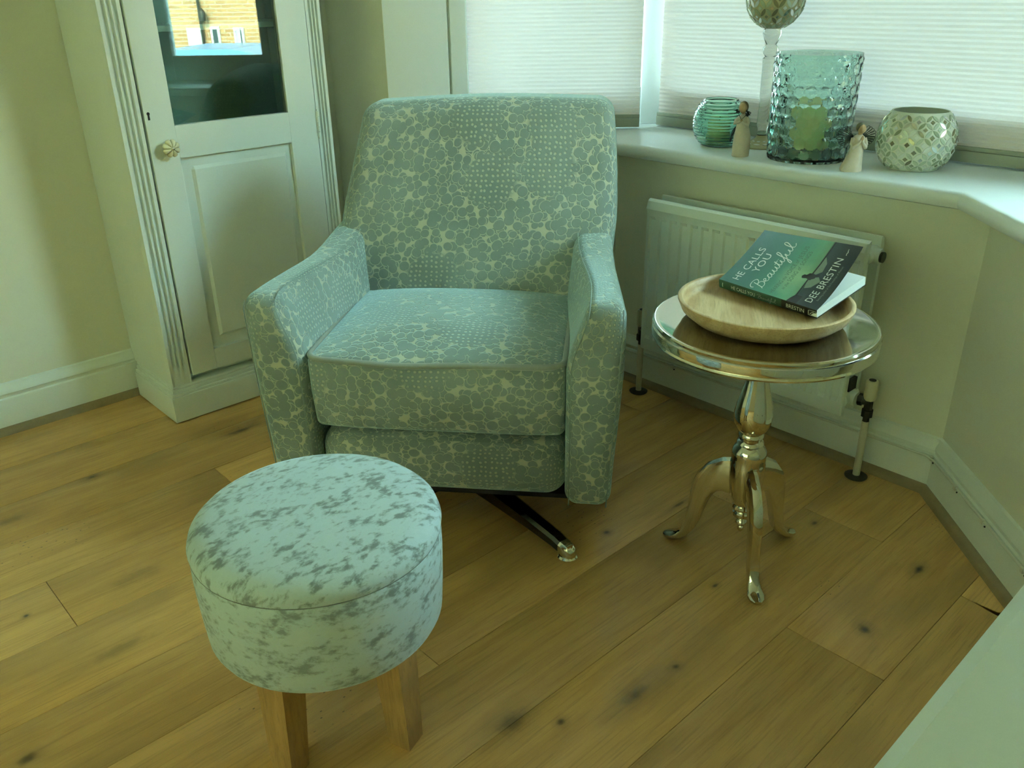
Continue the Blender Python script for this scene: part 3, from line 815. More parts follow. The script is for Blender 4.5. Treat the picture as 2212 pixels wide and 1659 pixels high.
# ================================================================== RADIATOR
def radiator():
    xf = 1.770; y0, y1, z0, z1 = 0.789, 1.389, 0.168, 0.588
    r = thing('radiator', 'white double panel radiator on the wall under the window', 'radiator', (0, 0, 0))
    def panel(name, x, sgn, y0=y0, y1=y1, back=0.011):
        n = 18; pitch = (y1 - y0 - 0.012) / n
        ys = [y0, y0 + 0.003]; dy = [0.004, 0.0]
        for i in range(n):
            s = y0 + 0.006 + i * pitch
            for u, dd in ((0.0, 0), (0.16, 0), (0.27, 1), (0.73, 1), (0.84, 0)): ys.append(s + u * pitch); dy.append(dd)
        ys += [y1 - 0.003, y1]; dy += [0.0, 0.004]
        zs = [z0, z0 + 0.004, z0 + 0.012, z0 + 0.018, z0 + 0.036, z0 + 0.044, z1 - 0.052, z1 - 0.043, z1 - 0.032, z1 - 0.024, z1 - 0.016, z1 - 0.004, z1]
        gz = [0, 0, 0, 0, 0, 1, 1, 0, 0, 0, 0, 0, 0]
        ed = [0.007, 0.001, 0.0, -0.0005, 0, 0, 0, 0, -0.0005, -0.004, -0.002, 0.002, 0.008]
        V = []; F = []
        for j, z in enumerate(zs):
            for i, y in enumerate(ys):
                edge = 0.004 if i in (0, len(ys) - 1) else 0
                g = 0.0055 * (dy[i] if edge == 0 else 0) * gz[j]
                V.append((x + sgn * (ed[j] + edge + g), y, z))
        w = len(ys)
        for j in range(len(zs) - 1):
            for i in range(w - 1): F.append((j * w + i, (j + 1) * w + i, (j + 1) * w + i + 1, j * w + i + 1) if sgn > 0 else (j * w + i, j * w + i + 1, (j + 1) * w + i + 1, (j + 1) * w + i))
        b = len(V)
        per = [i for i in range(w)] + [j * w + w - 1 for j in range(1, len(zs))] + [(len(zs) - 1) * w + i for i in range(w - 2, -1, -1)] + [j * w for j in range(len(zs) - 2, 0, -1)]
        for k in per: v = V[k]; V.append((x + sgn * (0.006 + back), v[1], v[2]))
        for k in range(len(per)):
            k2_ = (k + 1) % len(per); F.append((per[k], per[k2_], b + k2_, b + k) if sgn > 0 else (per[k2_], per[k], b + k, b + k2_))
        F.append(tuple(b + k for k in range(len(per))) if sgn > 0 else tuple(b + k for k in range(len(per) - 1, -1, -1)))
        return mesh_obj(name, V, F, M_rad, r, True, None, 28)
    panel('front_panel', xf, 1)
    panel('back_panel', 1.851, -1)
    # header tubes joining the panels, with plugs
    for (y, z) in ((y0 + 0.012, z1 - 0.038), (y1 - 0.012, z1 - 0.038), (y0 + 0.012, z0 + 0.038), (y1 - 0.012, z0 + 0.038)):
        m = MB(); m.tube([(1.782, y, z), (1.842, y, z)], 0.018, 20); m.build('header_tube', M_rad, r)
    for (y, s) in ((y0, -1), (y1, 1)):
        m = MB(); m.tube([(1.812, y + s * -0.004, z1 - 0.038), (1.812, y + s * 0.014, z1 - 0.038)], 0.017, 20); b = m.build('boss', M_rad, r)
        m = MB(); m.tube([(1.812, y + s * 0.014, z1 - 0.038), (1.812, y + s * 0.020, z1 - 0.038)], 0.012, 16); m.build('bleed_plug', M_dark, b)
        m = MB(); m.tube([(1.812, y + s * -0.004, z0 + 0.038), (1.812, y + s * 0.014, z0 + 0.038)], 0.017, 20); m.build('boss', M_rad, r)
        bx = MB().box(1.800, 1.835, y + s * -0.010, y + s * -0.002, z0 + 0.055, z0 + 0.085).build('hole_shade', M_black, r)  # black block painted as the shade of a dark hole
    # valves: grey body, cream cap; painted pipe into the floor with a dark collar
    for (y, s, yy) in ((0.752, -1, y0), (1.430, 1, y1)):
        x = 1.828; zv = z0 + 0.036
        m = MB(); m.tube([(x, y, zv - 0.055), (x, y, zv - 0.04), (x, y, zv - 0.039), (x, y, zv - 0.022), (x, y, zv - 0.021), (x, y, zv + 0.004)], [0.008, 0.008, 0.0135, 0.0135, 0.0105, 0.0105], 8)
        m.tube([(x, y, zv), (x - 0.008, yy + s * 0.012, zv)], [0.0105, 0.012], 12)
        m.tube([(x - 0.004, yy + s * 0.024, zv), (x - 0.006, yy + s * 0.014, zv)], 0.0145, 6)
        v = m.build('valve', M_dark, r, True, 30)
        m = MB(); m.lathe([(0.0125, zv + 0.004), (0.0135, zv + 0.008), (0.0145, zv + 0.012), (0.0138, zv + 0.050), (0.0125, zv + 0.053), (0.009, zv + 0.0535)], 20, (x, y), wob=lambda rr, z, a: rr * (1 + 0.03 * math.cos(10 * a))); m.build('valve_cap', M_cream, v)
        m = MB(); m.lathe([(0.0085, zv + 0.0530), (0.008, zv + 0.0545), (0.0, zv + 0.0545)], 14, (x, y)); m.build('cap_screw', M_dark, v)
        p = MB().tube([(x, y, 0.001), (x, y, zv - 0.052)], 0.0085, 14).build('pipe', M_pipe, r)
        m = MB(); m.lathe([(0.011, 0.0005), (0.026, 0.0005), (0.027, 0.003), (0.016, 0.006), (0.011, 0.006)], 24, (x, y)); m.build('floor_collar', M_dark, p)
radiator()

# cable clipped along the skirting
def cable():
    off = 0.0215
    def P(i, s, o=off):
        pts = [Vector(p) for p in pathB]; a, b = pts[i], pts[i + 1]; e = (b - a).normalized(); n = Vector((-e.y, e.x)); q = a + e * s + n * o
        return q
    c = thing('telephone_cable', 'thin white cable clipped along the bay skirting', 'cable', (0, 0, 0))
    pts = []
    L1_ = (Vector(pathB[2]) - Vector(pathB[1])).length
    L2_ = YB - YA
    for s in np.linspace(-0.02, L1_ - 0.03, 14): q = P(1, s); pts.append((q.x, q.y, 0.094 + 0.0008 * math.sin(s * 40)))
    for s in np.linspace(0.02, L2_ - 0.03, 18): q = P(2, s); pts.append((q.x, q.y, 0.0935 + 0.0008 * math.sin(s * 30)))
    MB().tube(pts, 0.0028, 6).build('cord', M_cable, c)
    for (i, s) in ((1, 0.06), (1, 0.22), (1, 0.35), (1, L1_ - 0.012), (2, 0.18), (2, 0.45), (2, 0.75)):
        q = P(i, s); e = (Vector(pathB[i + 1]) - Vector(pathB[i])).normalized(); n = Vector((-e.y, e.x))
        V, F, _ = softbox(0.005, 0.0035, 0.0055, 0.0015, 1, 1, 1, 2)
        V = np.array([(q.x + e.x * v[0] + n.x * (v[1] + 0.0005), q.y + e.y * v[0] + n.y * (v[1] + 0.0005), 0.0925 + v[2]) for v in V])
        k = mesh_obj('clip', V, F, M_cable, c)
        m = MB(); b = Vector((q.x, q.y)) - n * 0.003 - e * 0.006
        m.tube([(b.x, b.y, 0.084), (b.x + n.x * 0.002, b.y + n.y * 0.002, 0.084)], 0.002, 8); m.build('pin', M_dark, k)
cable()

# ================================================================== ARMCHAIR
TH = 7.5
def camxy(x, v):   # plan position given right/forward of the photographer
    return (x * math.cos(YAW) + v * math.sin(YAW), -x * math.sin(YAW) + v * math.cos(YAW))
def armchair():
    cx_, cy_ = camxy(-0.157, 1.548)
    c = thing('armchair', 'teal grey dotted velvet swivel armchair on a chrome base', 'armchair', (cx_, cy_, 0), -rad(TH) - YAW)
    c.scale = (1.05, 1, 1)
    ZB = 0.105
    def arm(s):
        half = (0.05, 0.31, 0.225)
        def D(V):
            V = V.copy()
            a = V[:, 0] / 0.05; y = V[:, 1] + 0.31; g = (V[:, 2] + 0.225) / 0.45
            top = 0.556 - 0.006 * smoothstep(0.05, 0.30, y) + 0.035 * smoothstep(0.30, 0.56, y)
            z = ZB + g * (top - ZB)
            outer = 0.343 + 0.017 * smoothstep(0.1, 1.0, g) - 0.050 * np.clip(y / 0.62, 0, 1)
            outer = outer + 0.006 * np.sin(np.clip(g, 0, 1) * PI)
            inner = 0.250 + 0.036 * smoothstep(0.68, 1.0, g) * (1 - 0.7 * smoothstep(0.1, 0.5, y)) - 0.022 * smoothstep(0.05, 0.45, y)
            x = (outer + inner) / 2 + a * (outer - inner) / 2
            yy = y + 0.012 * np.sin(np.clip(g, 0, 1) * PI) * 0 - 0.004 * g
            return np.stack([s * x, yy, z], 1)
        V, F, UV = softbox(*half, 0.030, 3, 14, 10, 5)
        V2 = D(V)
        if s < 0: F = [f[::-1] for f in F]; UV = [UV[i * 4 + k] for i in range(len(F)) for k in (3, 2, 1, 0)]
        UV = [(u + (0.4 if s > 0 else 1.9), v + 0.23 * s) for u, v in UV]
        o = mesh_obj('arm', V2, F, M_velvet, c, True, UV, 180)
        # raised seams framing the front panel
        for a in (-0.80, 0.80):
            P_ = []
            for g in np.linspace(-0.222, 0.215, 26): P_.append((a * 0.05, -0.3105 + (0.008 if abs(g) > 0.2 else 0.0), g))
            if a < 0:
                for yy in np.linspace(-0.28, 0.25, 18): P_.append((a * 0.05, yy, 0.2255))
            q = D(np.array(P_)); MB().tube(q, 0.0013, 6).build('seam', M_velvet, o)
        return o
    arm(1); arm(-1)
    # backrest
    def Db(V):
        V = V.copy(); g = (V[:, 2] + 0.33) / 0.66; b = V[:, 1] / 0.07; a = V[:, 0] / 0.3
        z = 0.195 + g * 0.659
        hw = np.interp(z, [0.19, 0.45, 0.60, 0.75, 0.86], [0.300, 0.318, 0.318, 0.298, 0.282])
        hw = hw + 0.0
        yf_ = np.interp(z, [0.19, 0.44, 0.62, 0.86], [0.40, 0.415, 0.468, 0.565])
        yr_ = np.interp(z, [0.19, 0.44, 0.62, 0.86], [0.62, 0.63, 0.65, 0.685])
        crown = 0.022 * (1 - a * a) * np.sin(np.clip((z - 0.40) / 0.47, 0, 1) * PI)
        y = yf_ + (b + 1) / 2 * (yr_ - yf_) - crown * (1 - b) / 2
        ztop = z + 0.006 * smoothstep(0.8, 1, g) * np.cos(a * 2.2) + 0.004 * smoothstep(0.8, 1, g) * a
        x = a * hw + 0.030 * smoothstep(0.35, 0.85, z)
        return np.stack([x, y, ztop], 1)
    soft('backrest', (0.30, 0.07, 0.33), (0, 0, 0), 0.036, (16, 4, 18), M_velvet, c, Db, 5, (0.13, 0.05))
    # seat cushion
    hx, hy, hz = 0.249, 0.225, 0.082
    def Ds(V):
        V = V.copy(); a = V[:, 0] / hx; b = V[:, 1] / hy; g = V[:, 2] / hz
        crown = 0.034 * (1 - np.abs(a) ** 2.6) * (1 - np.abs(b) ** 3.0)
        z = 0.346 + V[:, 2] + crown * smoothstep(0.2, 1.0, g) - 0.006 * np.exp(-((a + 0.25) / 0.35) ** 2) * smoothstep(0.5, 1, g) * (b < -0.6)
        front = smoothstep(-0.5, -1, b)
        y = 0.222 + V[:, 1] - 0.010 * front * (1 - a * a) * np.sin(np.clip((g + 1) / 2, 0, 1) * PI) + 0.012 * front * smoothstep(0.2, -1, g)
        y = y + 0.010 * front * np.abs(a) ** 6
        return np.stack([V[:, 0] * (1 - 0.03 * (b + 1) / 2), y, z], 1)
    cu = soft('seat_cushion', (hx, hy, hz), (0, 0, 0), 0.014, (16, 14, 6), M_velvet, c, Ds, 4, (0.31, 0.77))
    P_ = []
    for yy in np.linspace(hy * 0.8, -hy + 0.03, 14): P_.append((-hx + 0.001, yy, hz - 0.004))
    for t in np.linspace(0, PI / 2, 6)[1:-1]: P_.append((-hx + 0.03 - 0.029 * math.cos(t), -hy + 0.03 - 0.029 * math.sin(t), hz - 0.004))
    for xx in np.linspace(-hx + 0.03, hx - 0.03, 30): P_.append((xx, -hy + 0.001, hz - 0.004))
    for t in np.linspace(0, PI / 2, 6)[1:-1]: P_.append((hx - 0.03 + 0.029 * math.sin(t), -hy + 0.03 - 0.029 * math.cos(t), hz - 0.004))
    for yy in np.linspace(-hy + 0.03, hy * 0.8, 14): P_.append((hx - 0.001, yy, hz - 0.004))
    q = Ds(np.array(P_))
    pm = MB().tube(q, 0.0062, 10)
    uvs = []
    for f in pm.F:
        for i in f: v = pm.V[i]; uvs.append((v[0] * 0.2 + 9.1, v[1] * 0.2 + 4.2))
    mesh_obj('piping', pm.V, pm.F, simple('piping_velvet', (0.27, 0.31, 0.26), 0.75, var=0.2, scale=60, Sheen_Weight=0.6, Sheen_Roughness=0.35), cu, True, uvs, 180)
    # front rail and deck under the cushion
    def Df(V):
        V = V.copy(); b = V[:, 1]; a = V[:, 0] / 0.252
        V[:, 1] += 0.012 * 0
        return V
    soft('front_rail', (0.252, 0.29, 0.070), (0, 0.315, 0.175), 0.045, (12, 8, 3), M_velvet, c, None, 5, (0.9, 0.4))
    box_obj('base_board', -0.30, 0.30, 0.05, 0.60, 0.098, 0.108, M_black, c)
    # swivel base, local position of its centre
    th = -rad(TH)
    fx, fy = (0.113 + 0.157) / 1.04, 1.484 - 1.548
    f = (fx * math.cos(-th) - fy * math.sin(-th), fx * math.sin(-th) + fy * math.cos(-th))
    gx, gy = -0.61, 0.79
    g = (gx * math.cos(-th) - gy * math.sin(-th), gx * math.sin(-th) + gy * math.cos(-th))
    L = 0.37; bc = (f[0] + g[0] * L, f[1] + g[1] * L)
    sb = MB().lathe([(0.035, 0.030), (0.035, 0.085), (0.10, 0.088), (0.10, 0.098)], 28, bc).build('swivel_base', M_shadechrome, c)
    a0 = math.atan2(-g[1], -g[0])
    for k in range(4):
        a = a0 + k * PI / 2; ca, sa = math.cos(a), math.sin(a)
        def W(x, y, z): return (bc[0] + x * ca - y * sa, bc[1] + x * sa + y * ca, z)
        m = MB(); V = []; F = []
        secs = [(0.0, 0.024, 0.030, 0.075), (0.12, 0.021, 0.028, 0.064), (0.25, 0.018, 0.024, 0.050), (0.33, 0.0165, 0.018, 0.040), (0.352, 0.0155, 0.013, 0.034)]
        for (x, w, z0, z1) in secs: V += [W(x, -w, z0), W(x, w, z0), W(x, w, z1 - 0.006), W(x, w * 0.6, z1), W(x, -w * 0.6, z1), W(x, -w, z1 - 0.006)]
        for i in range(len(secs) - 1):
            for j in range(6): F.append((i * 6 + j, i * 6 + (j + 1) % 6, (i + 1) * 6 + (j + 1) % 6, (i + 1) * 6 + j))
        F += [tuple(range(5, -1, -1)), tuple(len(V) - 6 + j for j in range(6))]
        lg = mesh_obj('base_leg', V, F, M_shadechrome, sb, True, None, 30)
        V = []; F = []
        secs = [(0.350, 0.0165, 0.012, 0.036), (0.365, 0.0155, 0.008, 0.033), (0.376, 0.011, 0.006, 0.026), (0.380, 0.005, 0.006, 0.018)]
        for (x, w, z0, z1) in secs: V += [W(x, -w, z0), W(x, w, z0), W(x, w, z1 - 0.006), W(x, w * 0.6, z1), W(x, -w * 0.6, z1), W(x, -w, z1 - 0.006)]
        for i in range(len(secs) - 1):
            for j in range(6): F.append((i * 6 + j, i * 6 + (j + 1) % 6, (i + 1) * 6 + (j + 1) % 6, (i + 1) * 6 + j))
        F += [tuple(range(5, -1, -1)), tuple(len(V) - 6 + j for j in range(6))]
        mesh_obj('chrome_tip', V, F, M_chrome, sb, True, None, 40)
        p = W(0.362, 0, 0); MB().lathe([(0.019, 0.0005), (0.021, 0.003), (0.018, 0.007), (0.008, 0.009)], 20, (p[0], p[1])).build('glide', M_chrome, sb)
    return c
armchair()

# ================================================================== STOOL
def stool():
    c = thing('footstool', 'round crushed velvet footstool in pale blue grey on oak legs', 'footstool', (0.510, 0.986, 0), 0)
    zt, zb, R = 0.404, 0.208, 0.1845
    seam = zt - 0.036
    def lathe_uv(name, prof, mat, top=False):
        seg = 72; V = []; F = []; UV = []; n = len(prof)
        arc = [0]
        for i in range(1, n): arc.append(arc[-1] + math.hypot(prof[i][0] - prof[i - 1][0], prof[i][1] - prof[i - 1][1]))
        for i in range(seg):
            a = 2 * PI * i / seg
            for (r, z) in prof: V.append((r * math.cos(a), r * math.sin(a), z))
        for i in range(seg):
            j = (i + 1) % seg
            for k in range(n - 1):
                F.append((i * n + k, j * n + k, j * n + k + 1, i * n + k + 1))
                for (ii, kk) in ((i, k), (i + 1, k), (i + 1, k + 1), (i, k + 1)):
                    a = 2 * PI * ii / seg
                    if top: UV.append(((arc[-1] - arc[kk]) * math.cos(a), (arc[-1] - arc[kk]) * math.sin(a)))
                    else: UV.append((a * 0.19 + 2.0, prof[kk][1] + 3.0))
        return mesh_obj(name, V, F, mat, c, True, UV, 60)
    lathe_uv('lid', [(R - 0.012, seam), (R - 0.001, seam + 0.0008), (R + 0.0005, seam + 0.010), (R - 0.003, seam + 0.021), (R - 0.012, seam + 0.030), (R - 0.028, seam + 0.0365), (R - 0.06, seam + 0.041), (0.10, seam + 0.044), (0.04, seam + 0.045), (0.0005, seam + 0.045)], M_crush, True)
    lathe_uv('drum', [(0.0005, zb), (0.10, zb), (R - 0.022, zb + 0.001), (R - 0.011, zb + 0.006), (R - 0.006, zb + 0.016), (R - 0.003, zb + 0.06), (R - 0.0005, zb + 0.12), (R - 0.001, seam - 0.004), (R - 0.003, seam - 0.0008), (R - 0.012, seam)], M_crush)
    MB().tube([((R - 0.002) * math.cos(a), (R - 0.002) * math.sin(a), seam) for a in np.linspace(0, 2 * PI, 96, endpoint=False)], 0.0013, 6, True).build('seam', simple('seam_thread_grey', (0.16, 0.18, 0.16), 0.8), c)
    # tapered oak legs, splayed outwards
    for k in range(4):
        ang = rad(-70) - k * PI / 2
        ca, sa = math.cos(ang), math.sin(ang)
        tr, br = 0.118, 0.128; tw, bw = 0.0255, 0.0190
        V = []
        for (r, w, z) in ((tr, tw, zb + 0.004), (br, bw, 0.0)):
            for (x, y) in ((-1, -1), (1, -1), (1, 1), (-1, 1)):
                xx = x * w; yy = y * w
                lx, ly = xx, yy
                V.append(((r + lx) * ca - ly * sa, (r + lx) * sa + ly * ca, z))
        F = [(0, 3, 2, 1), (4, 5, 6, 7), (0, 1, 5, 4), (1, 2, 6, 5), (2, 3, 7, 6), (3, 0, 4, 7)]
        F = [f[::-1] for f in F]
        mesh_obj('leg', V, F, M_leg, c, False)
stool()

# ================================================================== SIDE TABLE
TC = (1.350, 0.772)
def table():
    t = thing('side_table', 'polished nickel pedestal table with round top and three curved legs', 'side table', (TC[0], TC[1], 0), 0)
    R = 0.206
    MB().lathe([(0.02, 0.500), (R - 0.03, 0.500), (R - 0.010, 0.4945), (R - 0.004, 0.4945), (R - 0.002, 0.498), (R - 0.004, 0.5015), (R - 0.001, 0.5035), (R, 0.510), (R - 0.001, 0.5185), (R - 0.004, 0.5205), (R - 0.003, 0.5235), (R - 0.0025, 0.527), (R - 0.005, 0.530), (R - 0.009, 0.5305), (R - 0.013, 0.5295), (R - 0.05, 0.529), (0.0, 0.529)], 96).build('table_top', M_chrome, t, True, 25)
    prof = [(0.028, 0.500), (0.024, 0.485), (0.0185, 0.455), (0.0185, 0.435), (0.0205, 0.415), (0.026, 0.390), (0.033, 0.362), (0.037, 0.340), (0.0375, 0.330), (0.035, 0.316), (0.029, 0.304), (0.0235, 0.298),
            (0.0225, 0.296), (0.0245, 0.293), (0.0245, 0.288), (0.0215, 0.285), (0.0215, 0.280), (0.0255, 0.276), (0.0265, 0.272), (0.0245, 0.269), (0.029, 0.264), (0.0335, 0.256), (0.0345, 0.248), (0.0335, 0.242), (0.034, 0.239), (0.0335, 0.233), (0.0345, 0.228),
            (0.0345, 0.205), (0.033, 0.180), (0.029, 0.152), (0.0235, 0.135), (0.018, 0.130)]
    MB().lathe(prof[::-1], 48).build('pedestal', M_chrome, t, True, 35)
    fin = [(0.0, 0.062), (0.003, 0.063), (0.0065, 0.068), (0.0065, 0.073), (0.0045, 0.077), (0.009, 0.080), (0.0125, 0.085), (0.0115, 0.091), (0.009, 0.094), (0.013, 0.097), (0.0195, 0.104), (0.0195, 0.110), (0.015, 0.114), (0.020, 0.118), (0.0225, 0.124), (0.021, 0.129), (0.017, 0.132), (0.0, 0.133)]
    MB().lathe(fin, 36).build('finial', M_chrome, t, True, 35)
    # cabriole legs: centre line in (r, z), with half width and half thickness
    cl = [(0.018, 0.188, .0125, .045), (0.040, 0.186, .012, .041), (0.060, 0.178, .012, .035), (0.076, 0.163, .012, .029), (0.086, 0.143, .012, .0245), (0.092, 0.120, .012, .0205), (0.096, 0.096, .0115, .0175), (0.100, 0.072, .0115, .0155), (0.107, 0.047, .0115, .0135), (0.117, 0.027, .012, .0110), (0.130, 0.0140, .0145, .0085), (0.144, 0.0085, .0165, .0065), (0.155, 0.0068, .014, .0050), (0.162, 0.0058, .007, .0040)]
    for ang in (-132.7, 107.7, -13.3):
        a = rad(ang); ca, sa = math.cos(a), math.sin(a); V = []; F = []; n = len(cl); seg = 10
        for i, (r, z, w, h) in enumerate(cl):
            p0 = cl[max(i - 1, 0)]; p1 = cl[min(i + 1, n - 1)]; d = Vector((p1[0] - p0[0], p1[1] - p0[1])).normalized(); nn = Vector((-d.y, d.x))
            for k in range(seg):
                tt = 2 * PI * (k + 0.5) / seg; cw = math.copysign(abs(math.cos(tt)) ** 0.55, math.cos(tt)); sw = math.copysign(abs(math.sin(tt)) ** 0.55, math.sin(tt))
                rr = r + nn.x * h * sw; zz = max(z + nn.y * h * sw, 0.0006); ll = w * cw
                V.append((rr * ca - ll * sa, rr * sa + ll * ca, zz))
        for i in range(n - 1):
            for k in range(seg): F.append((i * seg + k, i * seg + (k + 1) % seg, (i + 1) * seg + (k + 1) % seg, (i + 1) * seg + k))
        F += [tuple(range(seg - 1, -1, -1)), tuple((n - 1) * seg + k for k in range(seg))]
        F = [f[::-1] for f in F]
        mesh_obj('leg', V, F, M_chrome, t, True, None, 45)
table()
tr = MB().lathe([(0.0, 0.0), (0.118, 0.0), (0.132, 0.003), (0.150, 0.018), (0.1575, 0.035), (0.1575, 0.0385), (0.1560, 0.0395), (0.1510, 0.0395), (0.1495, 0.0385), (0.1475, 0.028), (0.1430, 0.0195), (0.1380, 0.0170), (0.0, 0.0165)], 96).build('serving_tray', M_tray, None, True, 50)
tr.location = (TC[0] + 0.004, TC[1] + 0.006, 0.5308); tr.rotation_euler = (0, 0, rad(35))
props(tr, 'round shallow wooden tray on the nickel table under the book', 'tray')

# ================================================================== BOOK
def text_mesh(s, size, spacing=1.0, shear=0.0):
    cu = bpy.data.curves.new('txt', 'FONT'); cu.body = s; cu.size = size; cu.space_character = spacing; cu.shear = shear; cu.resolution_u = 3
    o = bpy.data.objects.new('txt', cu); COL.objects.link(o)
    dg = bpy.context.evaluated_depsgraph_get(); dg.update()
    me = bpy.data.meshes.new_from_object(o.evaluated_get(dg))
    V = np.array([v.co[:2] for v in me.vertices]).reshape(-1, 2); F = [tuple(p.vertices) for p in me.polygons]
    bpy.data.objects.remove(o); bpy.data.meshes.remove(me); bpy.data.curves.remove(cu)
    return V, F
def catmull(P, n=8):
    P = [np.array(p, float) for p in P]; Q = [2 * P[0] - P[1]] + P + [2 * P[-1] - P[-2]]; out = []
    for i in range(1, len(Q) - 2):
        for t in np.linspace(0, 1, n, endpoint=False):
            a, b, c, d = Q[i - 1], Q[i], Q[i + 1], Q[i + 2]
            out.append(0.5 * ((2 * b) + (c - a) * t + (2 * a - 5 * b + 4 * c - d) * t ** 2 + (3 * b - a - 3 * c + d) * t ** 3))
    out.append(P[-1]); return np.array(out)
def ribbon(P, w):
    V = []; F = []
    for i in range(len(P)):
        d = P[min(i + 1, len(P) - 1)] - P[max(i - 1, 0)]; d = d / (np.linalg.norm(d) + 1e-9); n = np.array([-d[1], d[0]])
        ww = w * (0.75 + 0.45 * abs(d[1]))
        V += [P[i] + n * ww / 2, P[i] - n * ww / 2]
    for i in range(len(P) - 1): F.append((2 * i, 2 * i + 1, 2 * i + 3, 2 * i + 2))
    return V, F
# handwriting strokes for the script word, x to the right, x-height about 1
STROKES = [
    [(0.75, 2.05), (0.55, 1.0), (0.35, 0.1), (0.15, -0.25)],
    [(-0.15, 1.35), (-0.25, 1.8), (0.2, 2.3), (1.0, 2.4), (1.45, 2.0), (1.2, 1.45), (0.7, 1.2), (1.25, 1.1), (1.4, 0.55), (1.05, 0.05), (0.55, -0.05), (0.3, 0.2)],
    [(1.35, 0.35), (1.75, 0.45), (2.05, 0.75), (1.9, 0.98), (1.65, 0.75), (1.65, 0.3), (1.95, 0.05), (2.35, 0.3), (2.6, 0.75), (2.95, 0.98), (2.6, 0.85), (2.45, 0.3), (2.65, 0.03), (2.95, 0.35), (3.15, 0.95), (3.05, 0.3), (3.25, 0.05), (3.55, 0.4), (3.75, 0.95), (3.65, 0.35), (3.85, 0.05), (4.15, 0.35), (4.35, 0.95), (4.25, 0.3), (4.45, 0.05), (4.75, 0.5), (5.1, 1.75), (4.85, 0.6), (4.95, 0.08), (5.25, 0.3), (5.5, 0.95), (5.4, 0.3), (5.6, 0.05), (5.95, 0.6), (6.5, 1.8), (6.6, 2.5), (6.35, 2.4), (6.15, 1.3), (5.95, -0.4), (5.75, -1.25), (5.55, -1.2), (5.75, -0.5), (6.25, 0.25), (6.6, 0.95), (6.5, 0.3), (6.75, 0.05), (7.1, 0.4), (7.3, 0.95), (7.2, 0.3), (7.4, 0.05), (7.8, 0.7), (8.25, 1.9), (8.2, 2.5), (7.95, 2.2), (7.8, 1.0), (7.85, 0.2), (8.1, 0.05), (8.45, 0.35)],
    [(4.65, 1.25), (5.05, 1.32), (5.4, 1.35)],
    [(5.58, 1.35), (5.62, 1.42)],
]
def script_word(x0, y0, w, h, lw):
    V = []; F = []
    for s in STROKES:
        P = catmull(s, 6); P = np.stack([x0 + P[:, 0] / 8.5 * w, y0 + P[:, 1] / 2.5 * h], 1)
        v, f = ribbon(P, lw); b = len(V); V += list(v); F += [tuple(i + b for i in q) for q in f]
    return np.array(V), F

